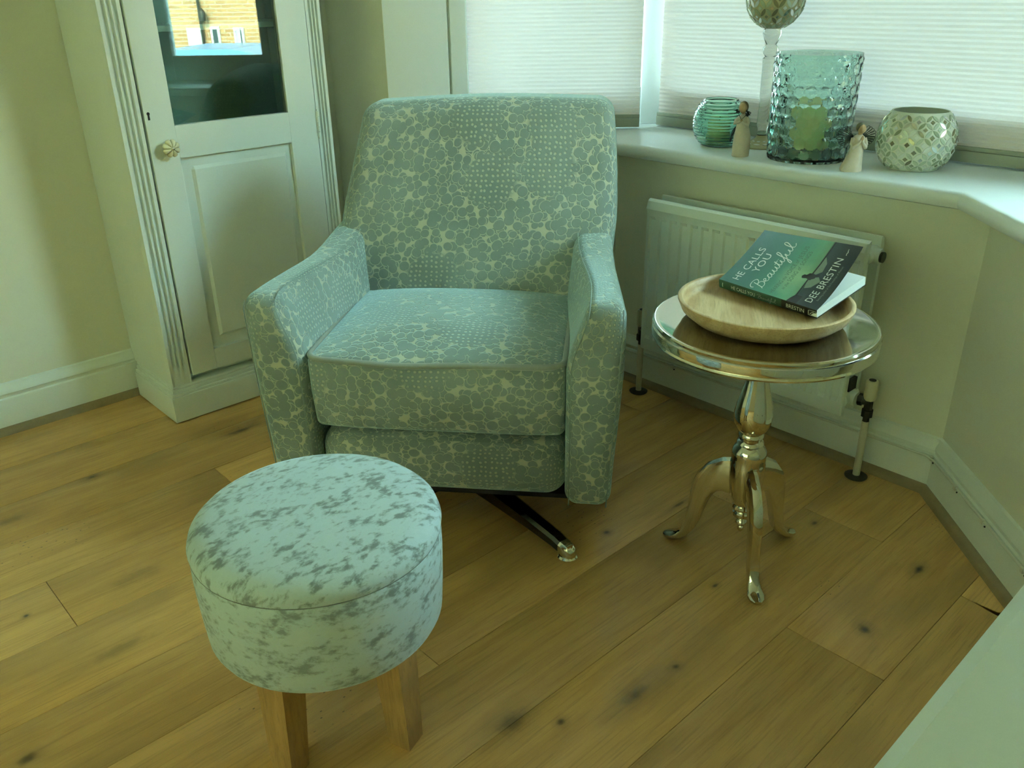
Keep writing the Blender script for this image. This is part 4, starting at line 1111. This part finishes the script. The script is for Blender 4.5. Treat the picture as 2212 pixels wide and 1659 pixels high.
def book():
    SL = np.array((1.3850, 0.8970, 0.5560)); SR = np.array((1.3640, 0.6785, 0.5530))
    sd = (SR - SL); BL = np.linalg.norm(sd); sd = sd / BL
    wd = np.array((0.141, -0.020, 0.031)); wd = wd - sd * (wd @ sd); wd /= np.linalg.norm(wd)
    up = np.cross(wd, sd); up = up if up[2] > 0 else -up
    BW, TH_ = 0.150, 0.0175
    org = SL.copy()
    b = thing('paperback_book', 'green and black paperback with lifted cover lying on the wooden tray', 'book', tuple(org), 0)
    def loc(w, l, t): return wd * w + sd * l + up * t          # local to the book's empty
    # page block
    def block(name, w0, w1, l0, l1, t0, t1, mat, parent):
        P = [loc(w, l, t) for t in (t0, t1) for (w, l) in ((w0, l0), (w1, l0), (w1, l1), (w0, l1))]
        F = [(0, 3, 2, 1), (4, 5, 6, 7), (0, 1, 5, 4), (1, 2, 6, 5), (2, 3, 7, 6), (3, 0, 4, 7)]
        ce = np.mean(P, 0); out = []
        for f in F:
            n = np.cross(P[f[1]] - P[f[0]], P[f[2]] - P[f[0]]); out.append(f if n @ (P[f[0]] - ce) > 0 else f[::-1])
        return mesh_obj(name, P, out, mat, parent, False)
    pg = block('pages', 0.0009, BW - 0.002, 0.0015, BL - 0.0015, 0.0006, TH_ - 0.0006, M_paper, b)
    block('back_cover', 0.0, BW, 0, BL, 0, 0.0006, M_print_black, b)
    # faint lines of print on the open page
    for i in range(11):
        l = 0.03 + i * 0.0145
        block('print_line', 0.028, 0.028 + 0.10 * (0.9 if i % 4 else 0.7), l, l + 0.0009, TH_ - 0.0006, TH_ - 0.00055, M_print_grey, pg)
    # spine
    V = []; F = []; UV = []
    for i in range(2):
        for (w, t) in ((0.0, 0.0), (-0.0006, 0.002), (-0.0008, TH_ / 2), (-0.0006, TH_ - 0.002), (0.0, TH_)): V.append(loc(w - 0.0002, BL * i, t))
    for k in range(4):
        F.append((k, k + 1, 5 + k + 1, 5 + k)); UV += [(0, 0), (0, 0), (0, 1), (0, 1)]
    b0 = len(V)
    for i in range(2): V += [loc(0.0006, BL * i, 0), loc(0.0006, BL * i, TH_)]
    F += [(b0, b0 + 2, b0 + 3, b0 + 1)]; UV += [(0, 0), (0, 1), (0, 1), (0, 0)]
    sp = mesh_obj('spine', V, F, M_spine, b, False, UV)
    # lifted front cover: a bent sheet
    EL = np.array((1.535, 0.901, 0.640)) - org; ER = np.array((1.489, 0.672, 0.660)) - org
    def cov(u, v, off=0.0):
        def raw(u, v):
            s = loc(0.0, BL * v, TH_); e = EL * (1 - v) + ER * v
            m = s + wd * 0.062 + up * 0.012
            return s * (1 - u) ** 2 + 2 * m * u * (1 - u) + e * u * u
        p = raw(u, v)
        if off:
            du = raw(min(u + .01, 1.0), v) - raw(max(u - .01, 0.0), v); dv = raw(u, min(v + .01, 1)) - raw(u, max(v - .01, 0))
            n = np.cross(du, dv); n /= np.linalg.norm(n)
            if n[2] < 0: n = -n
            p = p + n * off
        return p
    nu, nv = 24, 8; V = []; F = []; UV = []
    for lay in (0.0, -0.0005):
        for i in range(nu + 1):
            for j in range(nv + 1): V.append(cov(i / nu, j / nv, lay if lay else 1e-9))
    w = nv + 1; N = (nu + 1) * w
    for i in range(nu):
        for j in range(nv):
            q = [(i, j), (i + 1, j), (i + 1, j + 1), (i, j + 1)]
            F.append(tuple(a * w + c for a, c in q)); UV += [(a / nu, c / nv) for a, c in q]
            F.append(tuple(N + a * w + c for a, c in q[::-1])); UV += [(0.5, 0.95)] * 4
    per = [(i, 0) for i in range(nu)] + [(nu, j) for j in range(nv)] + [(i, nv) for i in range(nu, 0, -1)] + [(0, j) for j in range(nv, 0, -1)]
    for k in range(len(per)):
        a, c = per[k]; a2, c2 = per[(k + 1) % len(per)]
        F.append((a * w + c, N + a * w + c, N + a2 * w + c2, a2 * w + c2)); UV += [(0.5, 0.95)] * 4
    cv = mesh_obj('front_cover', V, F, M_cover, b, True, UV, 40)
    def put(name, VF, mat, parent, fn):
        V, F = VF
        mesh_obj(name, [fn(p[0], p[1]) for p in V], F, mat, parent, False)
    # u,v in cover fractions; text x runs along u (spine -> fore edge), text up = -v
    CW, CH = BW, BL
    def place(x, y, o=0.00035): return cov(min(max(x / CW, 0.0), 1.0), min(max(-y / CH, 0.0), 1.0), o)
    def text(s, u0, v, size, width, mat, shear=0.0):
        V, F = text_mesh(s, 1.0, 1.05, shear); V = V.copy()
        wd_ = V[:, 0].max() - V[:, 0].min(); k = width / wd_
        V[:, 0] = u0 * CW + (V[:, 0] - V[:, 0].min()) * k; V[:, 1] = -v * CH + V[:, 1] * size
        # split long edges is not needed: the letters are small against the bend
        put('cover_lettering', (V, F), mat, cv, place)
    text('HE CALLS', 0.10, 0.165, 0.0215, 0.095, M_print_white)
    text('YOU', 0.33, 0.265, 0.0215, 0.050, M_print_white)
    put('cover_script', script_word(0.07 * CW, -0.415 * CH, 0.125, 0.027, 0.0016), M_print_white, cv, place)
    text('HEARING', 0.06, 0.545, 0.0125, 0.038, M_print_dark); text('the', 0.33, 0.545, 0.010, 0.010, M_print_dark, 0.3)
    text('VOICE', 0.42, 0.545, 0.0125, 0.029, M_print_dark); text('of', 0.63, 0.545, 0.012, 0.008, M_print_dark, 0.4); text('JESUS', 0.70, 0.545, 0.0125, 0.028, M_print_dark)
    text('in the', 0.18, 0.605, 0.010, 0.020, M_print_dark, 0.3); text('SONG', 0.34, 0.605, 0.0125, 0.026, M_print_dark); text('of', 0.54, 0.605, 0.012, 0.008, M_print_dark, 0.4); text('SONGS', 0.62, 0.605, 0.0125, 0.031, M_print_dark)
    text('DEE BRESTIN', 0.10, 0.905, 0.0200, 0.108, M_print_white)
    text('Bestselling author of The Friendships of Women', 0.16, 0.945, 0.0062, 0.085, M_print_grey, 0.2)
    # printed shoreline, branch and seated figure: flat shapes
    def flat(pts, mat, o=0.0002):
        Vp = [(x * CW, -y * CH) for x, y in pts]
        put('cover_print', (Vp, [tuple(range(len(Vp)))]), mat, cv, lambda x, y: place(x, y, o))
    flat([(0.30, .752), (0.40, .735), (0.52, .738), (0.52, .80), (0.46, .84), (0.34, .80)], M_print_glint)
    flat([(0.55, .735), (0.72, .732), (0.80, .748), (0.72, .79), (0.60, .80), (0.54, .76)], M_print_glint)
    flat([(0.0, .705), (0.08, .715), (0.16, .735), (0.16, .80), (0.0, .80)], M_print_black, 0.00015)
    for (a, c_) in (((0.14, .735), (0.44, .722)), ((0.44, .722), (0.70, .730)), ((0.70, .730), (1.0, .742))):
        flat([(a[0], a[1]), (c_[0], c_[1]), (c_[0], c_[1] + .013), (a[0], a[1] + .013)], M_print_black, 0.00025)
    flat([(0.445, .665), (0.475, .655), (0.505, .668), (0.505, .69), (0.54, .705), (0.545, .73), (0.54, .77), (0.555, .80), (0.52, .805), (0.50, .775), (0.455, .775), (0.44, .74), (0.455, .705), (0.45, .69)], M_print_black, 0.0003)
    # small publisher squiggle at the lower fore edge
    v_, f_ = ribbon(catmull([(0.865 * CW, -.905 * CH), (0.89 * CW, -.900 * CH), (0.905 * CW, -.905 * CH), (0.92 * CW, -.899 * CH), (0.945 * CW, -.897 * CH)]), 0.0016)
    put('cover_mark', (v_, f_), M_print_white, cv, place)
    # spine lettering: x along the spine, y across
    def sloc(x, y): return loc(-0.0013, x, y)
    def stext(s, l0, width, size, mat, shear=0.0, t0=0.005):
        V, F = text_mesh(s, 1.0, 1.0, shear); V = V.copy(); k = width / (V[:, 0].max() - V[:, 0].min())
        V[:, 0] = l0 + (V[:, 0] - V[:, 0].min()) * k; V[:, 1] = t0 + V[:, 1] * size
        put('spine_lettering', (V, F), mat, sp, sloc)
    stext('HE CALLS YOU', 0.030, 0.056, 0.0105, M_print_white)
    put('spine_script', script_word(0.092, 0.005, 0.042, 0.008, 0.0007), M_print_grey, sp, sloc)
    stext('BRESTIN', 0.156, 0.038, 0.0110, M_print_white)
    v_, f_ = ribbon(catmull([(0.009, 0.004), (0.0085, 0.008), (0.0095, 0.013)]), 0.0012); put('spine_mark', (v_, f_), M_print_white, sp, sloc)
    # rounded emblem with a swoosh
    e0 = 0.203
    ou = [(e0, 0.0045), (e0 + .016, 0.0045), (e0 + .0175, 0.006), (e0 + .0175, 0.0125), (e0 + .016, 0.014), (e0 + .0015, 0.014), (e0, 0.0125)]
    v_, f_ = ribbon(np.array([np.array(p) for p in ou + ou[:1]]), 0.0008); put('spine_emblem', (v_, f_), M_print_white, sp, sloc)
    put('spine_emblem', ([(e0 + .005, .0045), (e0 + .017, .0045), (e0 + .0173, .012), (e0 + .011, .0105), (e0 + .008, .008)], [(0, 1, 2, 3, 4)]), M_print_white, sp, sloc)
    v_, f_ = ribbon(catmull([(e0 + .003, .006), (e0 + .006, .0095), (e0 + .011, .0125)]), 0.0010); put('spine_emblem', (v_, f_), M_print_white, sp, sloc)
book()

# ================================================================== ORNAMENTS ON THE SILL
def vase():
    c = thing('glass_vase', 'tall aqua glass cylinder vase with honeycomb relief and candle inside', 'vase', (2.000, 1.082, ZS), 0)
    H, R0, R1 = 0.243, 0.093, 0.099
    seg, nz = 168, 96; th = 0.0032
    V = []; F = []
    hexn = 22; hx = 2 * PI / hexn; hz = 0.0235
    def relief(a, z):
        # distance to the nearest hexagon-cell centre gives a shallow facet
        best = 9; vv = z / hz
        for rr in (math.floor(vv), math.floor(vv) + 1):
            u = a / hx + (0.5 if rr % 2 else 0); du = u - round(u); d = math.hypot(du * 0.95, (vv - rr) * 0.82)
            # hex metric
            ex, ey = abs(du), abs(vv - rr) * 0.86
            d = max(ex, ex * 0.5 + ey * 0.87); best = min(best, d)
        return 0.0034 * (1 - min(1.0, best / 0.5) ** 2.5)
    for i in range(seg):
        a = 2 * PI * i / seg
        for j in range(nz + 1):
            z = H * j / nz; r = R0 + (R1 - R0) * (z / H)
            fade = min(1, max(0, (H - 0.006 - z) / 0.006)) * min(1, z / 0.006)
            rr = r + relief(a, z) * fade
            V.append((rr * math.cos(a), rr * math.sin(a), z))
    n = nz + 1
    for i in range(seg):
        j = (i + 1) % seg
        for k in range(nz): F.append((i * n + k, j * n + k, j * n + k + 1, i * n + k + 1))
    # inner wall
    b = len(V); inner = [(R1 - th, H), (R1 - th - 0.001, H * 0.66), (R0 - th + 0.001, H * 0.33), (R0 - th, 0.010), (R0 - th - 0.004, 0.007), (0.0, 0.007)]
    m = len(inner)
    for i in range(seg):
        a = 2 * PI * i / seg
        for (r, z) in inner: V.append((r * math.cos(a), r * math.sin(a), z))
    for i in range(seg):
        j = (i + 1) % seg
        F.append((i * n + nz, j * n + nz, b + j * m, b + i * m))
        for k in range(m - 1): F.append((b + i * m + k, b + j * m + k, b + j * m + k + 1, b + i * m + k + 1))
    F.append(tuple(i * n for i in range(seg - 1, -1, -1)))
    mesh_obj('glass_body', V, F, M_teal, c, True, None, 12)
vase()
def candle(name, label, loc, r, h, wick=True):
    c = thing(name, label, 'candle', loc)
    MB().lathe([(r - 0.002, 0.0), (r, 0.003), (r, h - 0.006), (r - 0.003, h - 0.001), (r - 0.008, h), (r * 0.5, h - 0.004), (0.0, h - 0.006)], 36).build('wax_body', M_wax, c, True, 50)
    MB().tube([(0, 0, h - 0.007), (0.001, 0, h + 0.004), (0.003, 0.001, h + 0.009)], 0.0009, 6).build('wick', M_wire, c)
candle('pillar_candle', 'ivory pillar candle inside the tall honeycomb vase', (2.000, 1.082, ZS + 0.0195), 0.041, 0.108)
o = MB().lathe([(0.0, 0.0), (0.046, 0.0), (0.050, 0.003), (0.049, 0.010), (0.044, 0.0115), (0.0, 0.0115)], 36).build('candle_plate', simple('candle_plate_grey', (0.16, 0.20, 0.17), 0.4, 0.4), None)
o.location = (2.000, 1.082, ZS + 0.0075); props(o, 'dark grey plate under the pillar candle in the vase', 'candle plate')

def green_bowl():
    c = thing('glass_bowl', 'round aqua ribbed glass candle bowl on the left of the sill', 'candle holder', (2.006, 1.346, ZS))
    R, zc, H = 0.0695, 0.058, 0.117; th = 0.003
    out = []; inn = []
    for t in np.linspace(-1.02, 1.02, 90):
        z = zc + t * 0.060; r = R * math.sqrt(max(0.0, 1 - (t * 0.79) ** 2.2 if t > 0 else 1 - (abs(t) * 0.86) ** 2.2))
        rib = 0.0011 * math.sin(z * 2 * PI / 0.0078)
        out.append((r + rib, max(z, 0.0))); inn.append((r - th, max(z, 0.006)))
    prof = [(0.0, 0.0)] + out + inn[::-1] + [(0.0, 0.006)]
    MB().lathe(prof, 64).build('glass_body', M_tealb, c, True, 30)
green_bowl()
candle('tealight_candle', 'small pale candle inside the ribbed aqua bowl', (2.006, 1.346, ZS + 0.0065), 0.032, 0.045)

# mosaic pieces -------------------------------------------------------------
def petal_mesh(mat):
    n = 7; V = []
    up = [(x, 0.32 * (1 - x * x)) for x in np.linspace(-0.93, 0.93, n)]
    ol = up + [(x, -y) for x, y in up[::-1][1:-1]]
    V = [(x * 0.5, y * 0.5, 0.0) for x, y in ol] + [(x * 0.5 * 0.94, y * 0.5 * 0.92, 1.0) for x, y in ol]
    k = len(ol); F = [tuple(range(k, 2 * k))] + [(i, (i + 1) % k, k + (i + 1) % k, k + i) for i in range(k)]
    F = [F[0][::-1]] + [f[::-1] for f in F[1:]]
    me = bpy.data.meshes.new('petal_tile'); me.from_pydata(V, [], [f[::-1] for f in F]); me.materials.append(mat); me.update(); return me
def square_mesh(mat):
    ol = [(0.5, 0), (0, 0.5), (-0.5, 0), (0, -0.5)]
    V = [(x, y, 0) for x, y in ol] + [(x * 0.92, y * 0.92, 1.0) for x, y in ol]
    F = [(4, 5, 6, 7)] + [(i, (i + 1) % 4, 4 + (i + 1) % 4, 4 + i) for i in range(4)]
    me = bpy.data.meshes.new('square_tile'); me.from_pydata(V, [], F); me.materials.append(mat); me.update(); return me
PET = [petal_mesh(m) for m in M_tiles]; SQU = [square_mesh(m) for m in M_tiles]
def mosaic(parent, surf, rows, cols, weights, rs):
    """surf(row, lon) -> point; tiles between the nodes of a diagonal lattice"""
    def node(i, j): return Vector(surf(i, (j + (0.5 if i % 2 else 0)) * 2 * PI / cols))
    def nrm(i, lon):
        e = 0.01; a = Vector(surf(i, lon + e)) - Vector(surf(i, lon - e)); i0, i1 = max(i - 0.05, 0), min(i + 0.05, rows)
        b = Vector(surf(i1, lon)) - Vector(surf(i0, lon)); n = a.cross(b); return n.normalized()
    def put(me, p, xdir, n, sx, sy, name):
        x = (xdir - n * xdir.dot(n)).normalized(); y = n.cross(x)
        o = bpy.data.objects.new(name, me); COL.objects.link(o); o.parent = parent
        M = Matrix(((x.x * sx, y.x * sy, n.x * 0.0011, p.x), (x.y * sx, y.y * sy, n.y * 0.0011, p.y), (x.z * sx, y.z * sy, n.z * 0.0011, p.z), (0, 0, 0, 1)))
        o.matrix_basis = M
    for i in range(rows):
        for j in range(cols):
            a = node(i, j)
            for dj in (0, 1):
                jj = j + dj - (0 if i % 2 else 1)
                b = node(i + 1, jj)
                d = b - a; L = d.length
                lon = ((j + (0.5 if i % 2 else 0)) + (jj + (0.5 if (i + 1) % 2 else 0))) / 2 * 2 * PI / cols
                p = Vector(surf(i + 0.5, lon)); n = nrm(i + 0.5, lon)
                k = rs.choice(len(M_tiles), p=weights)
                tilt = Vector(rs.uniform(-0.06, 0.06, 3)); put(PET[k], p - n * 0.0003, d, (n + tilt).normalized(), L * 1.0, L * 1.05, 'petal_tile')
            # square in the middle of the cell above this node
            if i < rows - 1:
                lon = (j + (0.5 if i % 2 else 0)) * 2 * PI / cols
                p = Vector(surf(i + 1, lon)); n = nrm(i + 1, lon)
                L = (Vector(surf(i + 1, lon + PI / cols)) - Vector(surf(i + 1, lon - PI / cols))).length
                put(SQU[rs.choice([0, 1, 2, 4, 3])], p - n * 0.0002, Vector((-math.sin(lon), math.cos(lon), 0)), n, L * 0.36, L * 0.36, 'square_tile')
def mosaic_bowl():
    c = thing('mosaic_bowl', 'round pearl mosaic candle bowl at the right end of the sill', 'candle holder', (2.047, 0.842, ZS))
    R, H = 0.0855, 0.127
    def prof_r(z):   # oblate bowl with flat foot and wide mouth
        t = (z - 0.062) / 0.0655
        return R * math.sqrt(max(0.0, 1 - (abs(t) ** 2.1) * (0.50 if t > 0 else 0.66)))
    zs = np.linspace(0.0, H, 30)
    out = [(prof_r(z), z) for z in zs]; inn = [(prof_r(z) - 0.003, max(z, 0.004)) for z in zs[::-1]]
    MB().lathe([(0.0, 0.0)] + out + [(prof_r(H) - 0.001, H + 0.0012)] + inn + [(0.0, 0.004)], 64).build('bowl_body', M_grout, c, True, 40)
    m = MB().lathe([(prof_r(zz) - 0.0035, zz) for zz in zs[2:]] + [], 48)
    rows = 8
    # rows of equal arc length
    arc = [0]
    for i in range(1, len(out)): arc.append(arc[-1] + math.hypot(out[i][0] - out[i - 1][0], out[i][1] - out[i - 1][1]))
    a0, a1 = arc[0] + 0.006, arc[-1] - 0.004
    def surf(i, lon):
        s = a0 + (a1 - a0) * i / rows; r = np.interp(s, arc, [p[0] for p in out]); z = np.interp(s, arc, [p[1] for p in out])
        return (r * math.cos(lon), r * math.sin(lon), z)
    mosaic(c, surf, rows, 16, [0.44, 0.22, 0.12, 0.03, 0.19], np.random.RandomState(3))
mosaic_bowl()
def goblet():
    c = thing('mosaic_goblet', 'tall clear stemmed goblet with mosaic globe, cut off by the picture top', 'candle holder', (2.063, 1.250, ZS))
    # mosaic foot, clear stem, mosaic globe
    MB().lathe([(0.0, 0.0), (0.052, 0.0), (0.053, 0.003), (0.048, 0.007), (0.030, 0.013), (0.016, 0.022), (0.013, 0.030), (0.0, 0.030)], 48).build('foot', M_grout2, c, True, 40)
    st = [(0.0, 0.030), (0.0125, 0.030), (0.0125, 0.045), (0.0165, 0.056), (0.0165, 0.065), (0.0150, 0.10), (0.0160, 0.16), (0.0170, 0.212), (0.0175, 0.219), (0.012, 0.223), (0.0185, 0.232), (0.0195, 0.243), (0.013, 0.252), (0.018, 0.262), (0.0235, 0.277), (0.022, 0.287), (0.012, 0.293), (0.0, 0.293)]
    MB().lathe(st, 40).build('stem', M_clear, c, True, 50)
    R, zc = 0.0705, 0.357
    ts = np.linspace(-1.36, 0.95, 34)
    out = [(R * math.cos(t), zc + R * math.sin(t)) for t in ts]; inn = [((R - .003) * math.cos(t), zc + (R - .003) * math.sin(t)) for t in ts[::-1]]
    MB().lathe([(0.0, out[0][1])] + out + inn + [(0.0, inn[-1][1])], 48).build('globe', M_grout2, c, True, 40)
    def surf(i, lon):
        t = -1.20 + (0.93 + 1.20) * i / 7; return (R * math.cos(t) * math.cos(lon), R * math.cos(t) * math.sin(lon), zc + R * math.sin(t))
    mosaic(c, surf, 7, 14, [0.26, 0.26, 0.08, 0.20, 0.20], np.random.RandomState(9))
    # petals on the foot
    for i in range(11):
        a = 2 * PI * i / 11
        for (r, z, s, nz) in ((0.041, 0.0105, 0.019, 0.93), (0.026, 0.0160, 0.011, 0.8)):
            o = bpy.data.objects.new('foot_tile', PET[4]); COL.objects.link(o); o.parent = c
            n = Vector((math.cos(a) * math.sqrt(1 - nz * nz), math.sin(a) * math.sqrt(1 - nz * nz), nz)); x = Vector((-math.sin(a), math.cos(a), 0)); y = n.cross(x)
            o.matrix_basis = Matrix(((x.x * s, y.x * s, n.x * .001, r * math.cos(a)), (x.y * s, y.y * s, n.y * .001, r * math.sin(a)), (x.z * s, y.z * s, n.z * .001, z), (0, 0, 0, 1)))
goblet()

# figurines -----------------------------------------------------------------
def ellip(name, ctr, rx, ry, rz, mat, parent, rot=0.0, n=20, cut=None):
    V = []; F = []; m = 14
    for i in range(m + 1):
        t = -PI / 2 + PI * i / m
        for j in range(n):
            a = 2 * PI * j / n; x, y, z = rx * math.cos(t) * math.cos(a), ry * math.cos(t) * math.sin(a), rz * math.sin(t)
            if cut: x, y, z = cut(x, y, z)
            V.append((ctr[0] + x * math.cos(rot) - y * math.sin(rot), ctr[1] + x * math.sin(rot) + y * math.cos(rot), ctr[2] + z))
    for i in range(m):
        for j in range(n): F.append((i * n + j, i * n + (j + 1) % n, (i + 1) * n + (j + 1) % n, (i + 1) * n + j))
    return mesh_obj(name, V, F, mat, parent, True, None, 180)
def gown(name, secs, parent, n=24, facet=0.0, mat=M_resin):
    V = []; F = []
    for (z, rx, ry, ox, oy) in secs:
        for j in range(n):
            a = 2 * PI * j / n; k = 1 + facet * math.cos(5 * a + 0.4) * (1 - z / 0.1)
            V.append((ox + rx * k * math.cos(a), oy + ry * k * math.sin(a), z))
    for i in range(len(secs) - 1):
        for j in range(n): F.append((i * n + j, i * n + (j + 1) % n, (i + 1) * n + (j + 1) % n, (i + 1) * n + j))
    F += [tuple(range(n - 1, -1, -1)), tuple((len(secs) - 1) * n + j for j in range(n))]
    return mesh_obj(name, V, F, mat, parent, True, None, 60)
CAMDIR = -YAW        # local frame: x = photographer's right, y = away from the photographer
def angel():
    c = thing('angel_figurine', 'cream angel figurine with wire wings and praying hands beside the mosaic bowl', 'figurine', (1.922, 0.922, ZS), -YAW)
    b = gown('gown', [(0.0, .023, .018, -.004, 0), (.004, .0245, .019, -.005, 0), (.012, .0225, .018, -.004, 0), (.025, .019, .0155, -.001, 0), (.040, .0165, .0135, .001, 0), (.052, .0145, .0120, .003, 0), (.061, .0150, .0115, .004, 0), (.070, .0155, .0105, .004, 0), (.076, .0125, .009, .004, 0), (.081, .006, .006, .005, 0)], c, 24, 0.07)
    MB().tube([(.005, -.001, .077), (.006, -.001, .088)], 0.0045, 10).build('neck', M_skin, c)
    ellip('head', (.007, -.003, .0935), .0088, .0092, .0105, M_skin, c)
    h = ellip('hair', (.0055, .0012, .0965), .0105, .0100, .0105, M_hairg, c)
    # arms bent up to hands together in front of the chest
    for s in (-1, 1):
        MB().tube([(.004 + s * .0125, -.001, .073), (.004 + s * .0155, -.005, .062), (.004 + s * .0135, -.010, .054), (.004 + s * .006, -.0155, .063), (.0045 + s * .0015, -.0175, .071)], [.0052, .0050, .0046, .0034, .0022], 10).build('arm', M_resin, c)
        m = MB(); m.tube([(.0045 + s * .0016, -.0172, .069), (.0052 + s * .0012, -.0178, .076), (.006 + s * .0008, -.0170, .081)], [.0021, .0019, .0009], 8)
        m.tube([(.0045 + s * .0022, -.0165, .070), (.0048 + s * .0024, -.0160, .0745)], [.0011, .0006], 6); m.build('hand', M_skin, c)
    # wire wings: several loops each side, one part per wing
    for s in (-1, 1):
        w = MB()
        for k in range(9):
            e = 0.95 - k * 0.20; L = 0.040 - 0.0012 * abs(k - 3) * 1.2; sp = 0.10
            pts = []
            for t in np.linspace(0, 1, 14):
                ang = e + sp * math.sin(2 * PI * t) * 1.3; r = L * math.sin(PI * t) ** 0.6
                pts.append((.004 + s * (.006 + r * math.cos(ang)), .0085 + r * 0.22, .072 + r * math.sin(ang) * 0.85))
            w.tube(pts, 0.0006, 5)
        w.build('wire_wing', M_wire, c)
angel()
def girl():
    c = thing('girl_figurine', 'cream girl figurine with brown hair and black wire sprigs beside the ribbed bowl', 'figurine', (1.908, 1.214, ZS), -YAW)
    gown('gown', [(0.0, .0205, .016, .002, 0), (.003, .0215, .0165, .002, 0), (.03, .0215, .0165, .0025, 0), (.05, .0205, .0155, .003, 0), (.068, .0165, .013, .002, 0), (.080, .0135, .011, .0005, 0), (.090, .0130, .0100, 0, 0), (.097, .0105, .008, .001, 0), (.102, .005, .005, .001, 0)], c, 24, 0.02)
    MB().tube([(.001, 0, .098), (.0005, 0, .110)], 0.0042, 10).build('neck', M_skin, c)
    ellip('head', (-.0015, -.002, .1165), .0105, .0105, .0130, M_skin, c)
    ellip('hair', (.0005, .0010, .1180), .0118, .0112, .0140, M_hairb, c)
    # arms folded up in front of the chest, pointing to the left
    MB().tube([(-.009, -.003, .094), (-.0185, -.007, .087), (-.0215, -.009, .0815), (-.014, -.0125, .083), (-.008, -.0135, .086)], [.0045, .0046, .0044, .0036, .0026], 10).build('arm', M_resin, c)
    MB().tube([(.010, -.003, .093), (.013, -.008, .084), (.010, -.0125, .077), (.002, -.0145, .081), (-.005, -.0140, .086)], [.0046, .0048, .0046, .0036, .0026], 10).build('arm', M_resin, c)
    m = MB()
    for k in range(4): m.tube([(-.0075 + k * .0012, -.0145, .0855 + k * .0006), (-.0085 + k * .0012, -.0150, .090 + k * .0006)], [.0012, .0007], 6)
    m.build('hand', M_skin, c)
    def sprig(cx, cy, cz, n, r, seed):
        rs = np.random.RandomState(seed); w = MB()
        for k in range(n):
            u = rs.normal(size=3); u /= np.linalg.norm(u); q = rs.normal(size=3); q -= u * (q @ u); q /= np.linalg.norm(q)
            pts = [(cx + r * (math.sin(PI * t) * (u[0] + 0.5 * q[0] * math.cos(PI * t))), cy + 0.7 * r * (math.sin(PI * t) * (u[1] + 0.5 * q[1] * math.cos(PI * t))), cz + r * (math.sin(PI * t) * (u[2] + 0.5 * q[2] * math.cos(PI * t)))) for t in np.linspace(0, 1, 10)]
            w.tube(pts, 0.0006, 5)
        w.tube([(cx, cy, cz), (-.006, -.013, .090)], 0.0006, 5)
        w.build('wire_sprig', M_wire, c)
    sprig(-.0165, -.008, .109, 8, .0055, 1); sprig(.0105, -.010, .1055, 14, .0085, 2)
    w = MB()
    for k in range(4):
        w.tube([(-.0115 + k * .0006, .004, .078), (-.016 - k * .0012, .007 + k * .002, .060), (-.0215 - k * .0008, .009 + k * .003, .040), (-.0225, .008 + k * .003, .033), (-.019 - k * .001, .006 + k * .002, .046), (-.0125, .004, .072)], 0.0006, 5)
    w.build('wire_wing', M_wire, c)
girl()

# ================================================================== WHITE UNIT AT THE LOWER RIGHT
def unit():
    u = thing('white_unit', 'white lacquered low unit cut off by the lower right corner', 'low cabinet', (0, 0, 0))
    x0, x1, y0, y1, z = 0.34, 1.46, -0.30, 0.196, 0.44
    b = 0.017
    V = [(x0, y0, z - 0.03), (x1, y0, z - 0.03), (x1, y1, z - 0.03), (x0, y1, z - 0.03), (x0, y0, z - 0.012), (x1, y0, z - 0.012), (x1, y1, z - 0.012), (x0, y1, z - 0.012), (x0 + b, y0 + b, z), (x1 - b, y0 + b, z), (x1 - b, y1 - b, z), (x0 + b, y1 - b, z)]
    F = [(3, 2, 1, 0), (8, 9, 10, 11)] + [(i, (i + 1) % 4, 4 + (i + 1) % 4, 4 + i) for i in range(4)] + [(4 + i, 4 + (i + 1) % 4, 8 + (i + 1) % 4, 8 + i) for i in range(4)]
    mesh_obj('top', V, F, M_unit, u, False)
    box_obj('carcass', x0 + 0.03, x1 - 0.03, y0 + 0.03, y1 - 0.04, 0.06, z - 0.03, M_unit, u, 0.002)
    for i in range(3):
        a = x0 + 0.035 + i * (x1 - x0 - 0.07) / 3; d = box_obj('door', a, a + (x1 - x0 - 0.07) / 3 - 0.005, y1 - 0.04, y1 - 0.022, 0.07, z - 0.036, M_unit, u, 0.002)
        box_obj('handle', a + 0.15, a + 0.21, y1 - 0.022, y1 - 0.008, 0.24, 0.25, M_chrome, d, 0.002)
    box_obj('plinth', x0 + 0.05, x1 - 0.05, y0 + 0.05, y1 - 0.06, 0.0005, 0.06, M_unit, u)
unit()
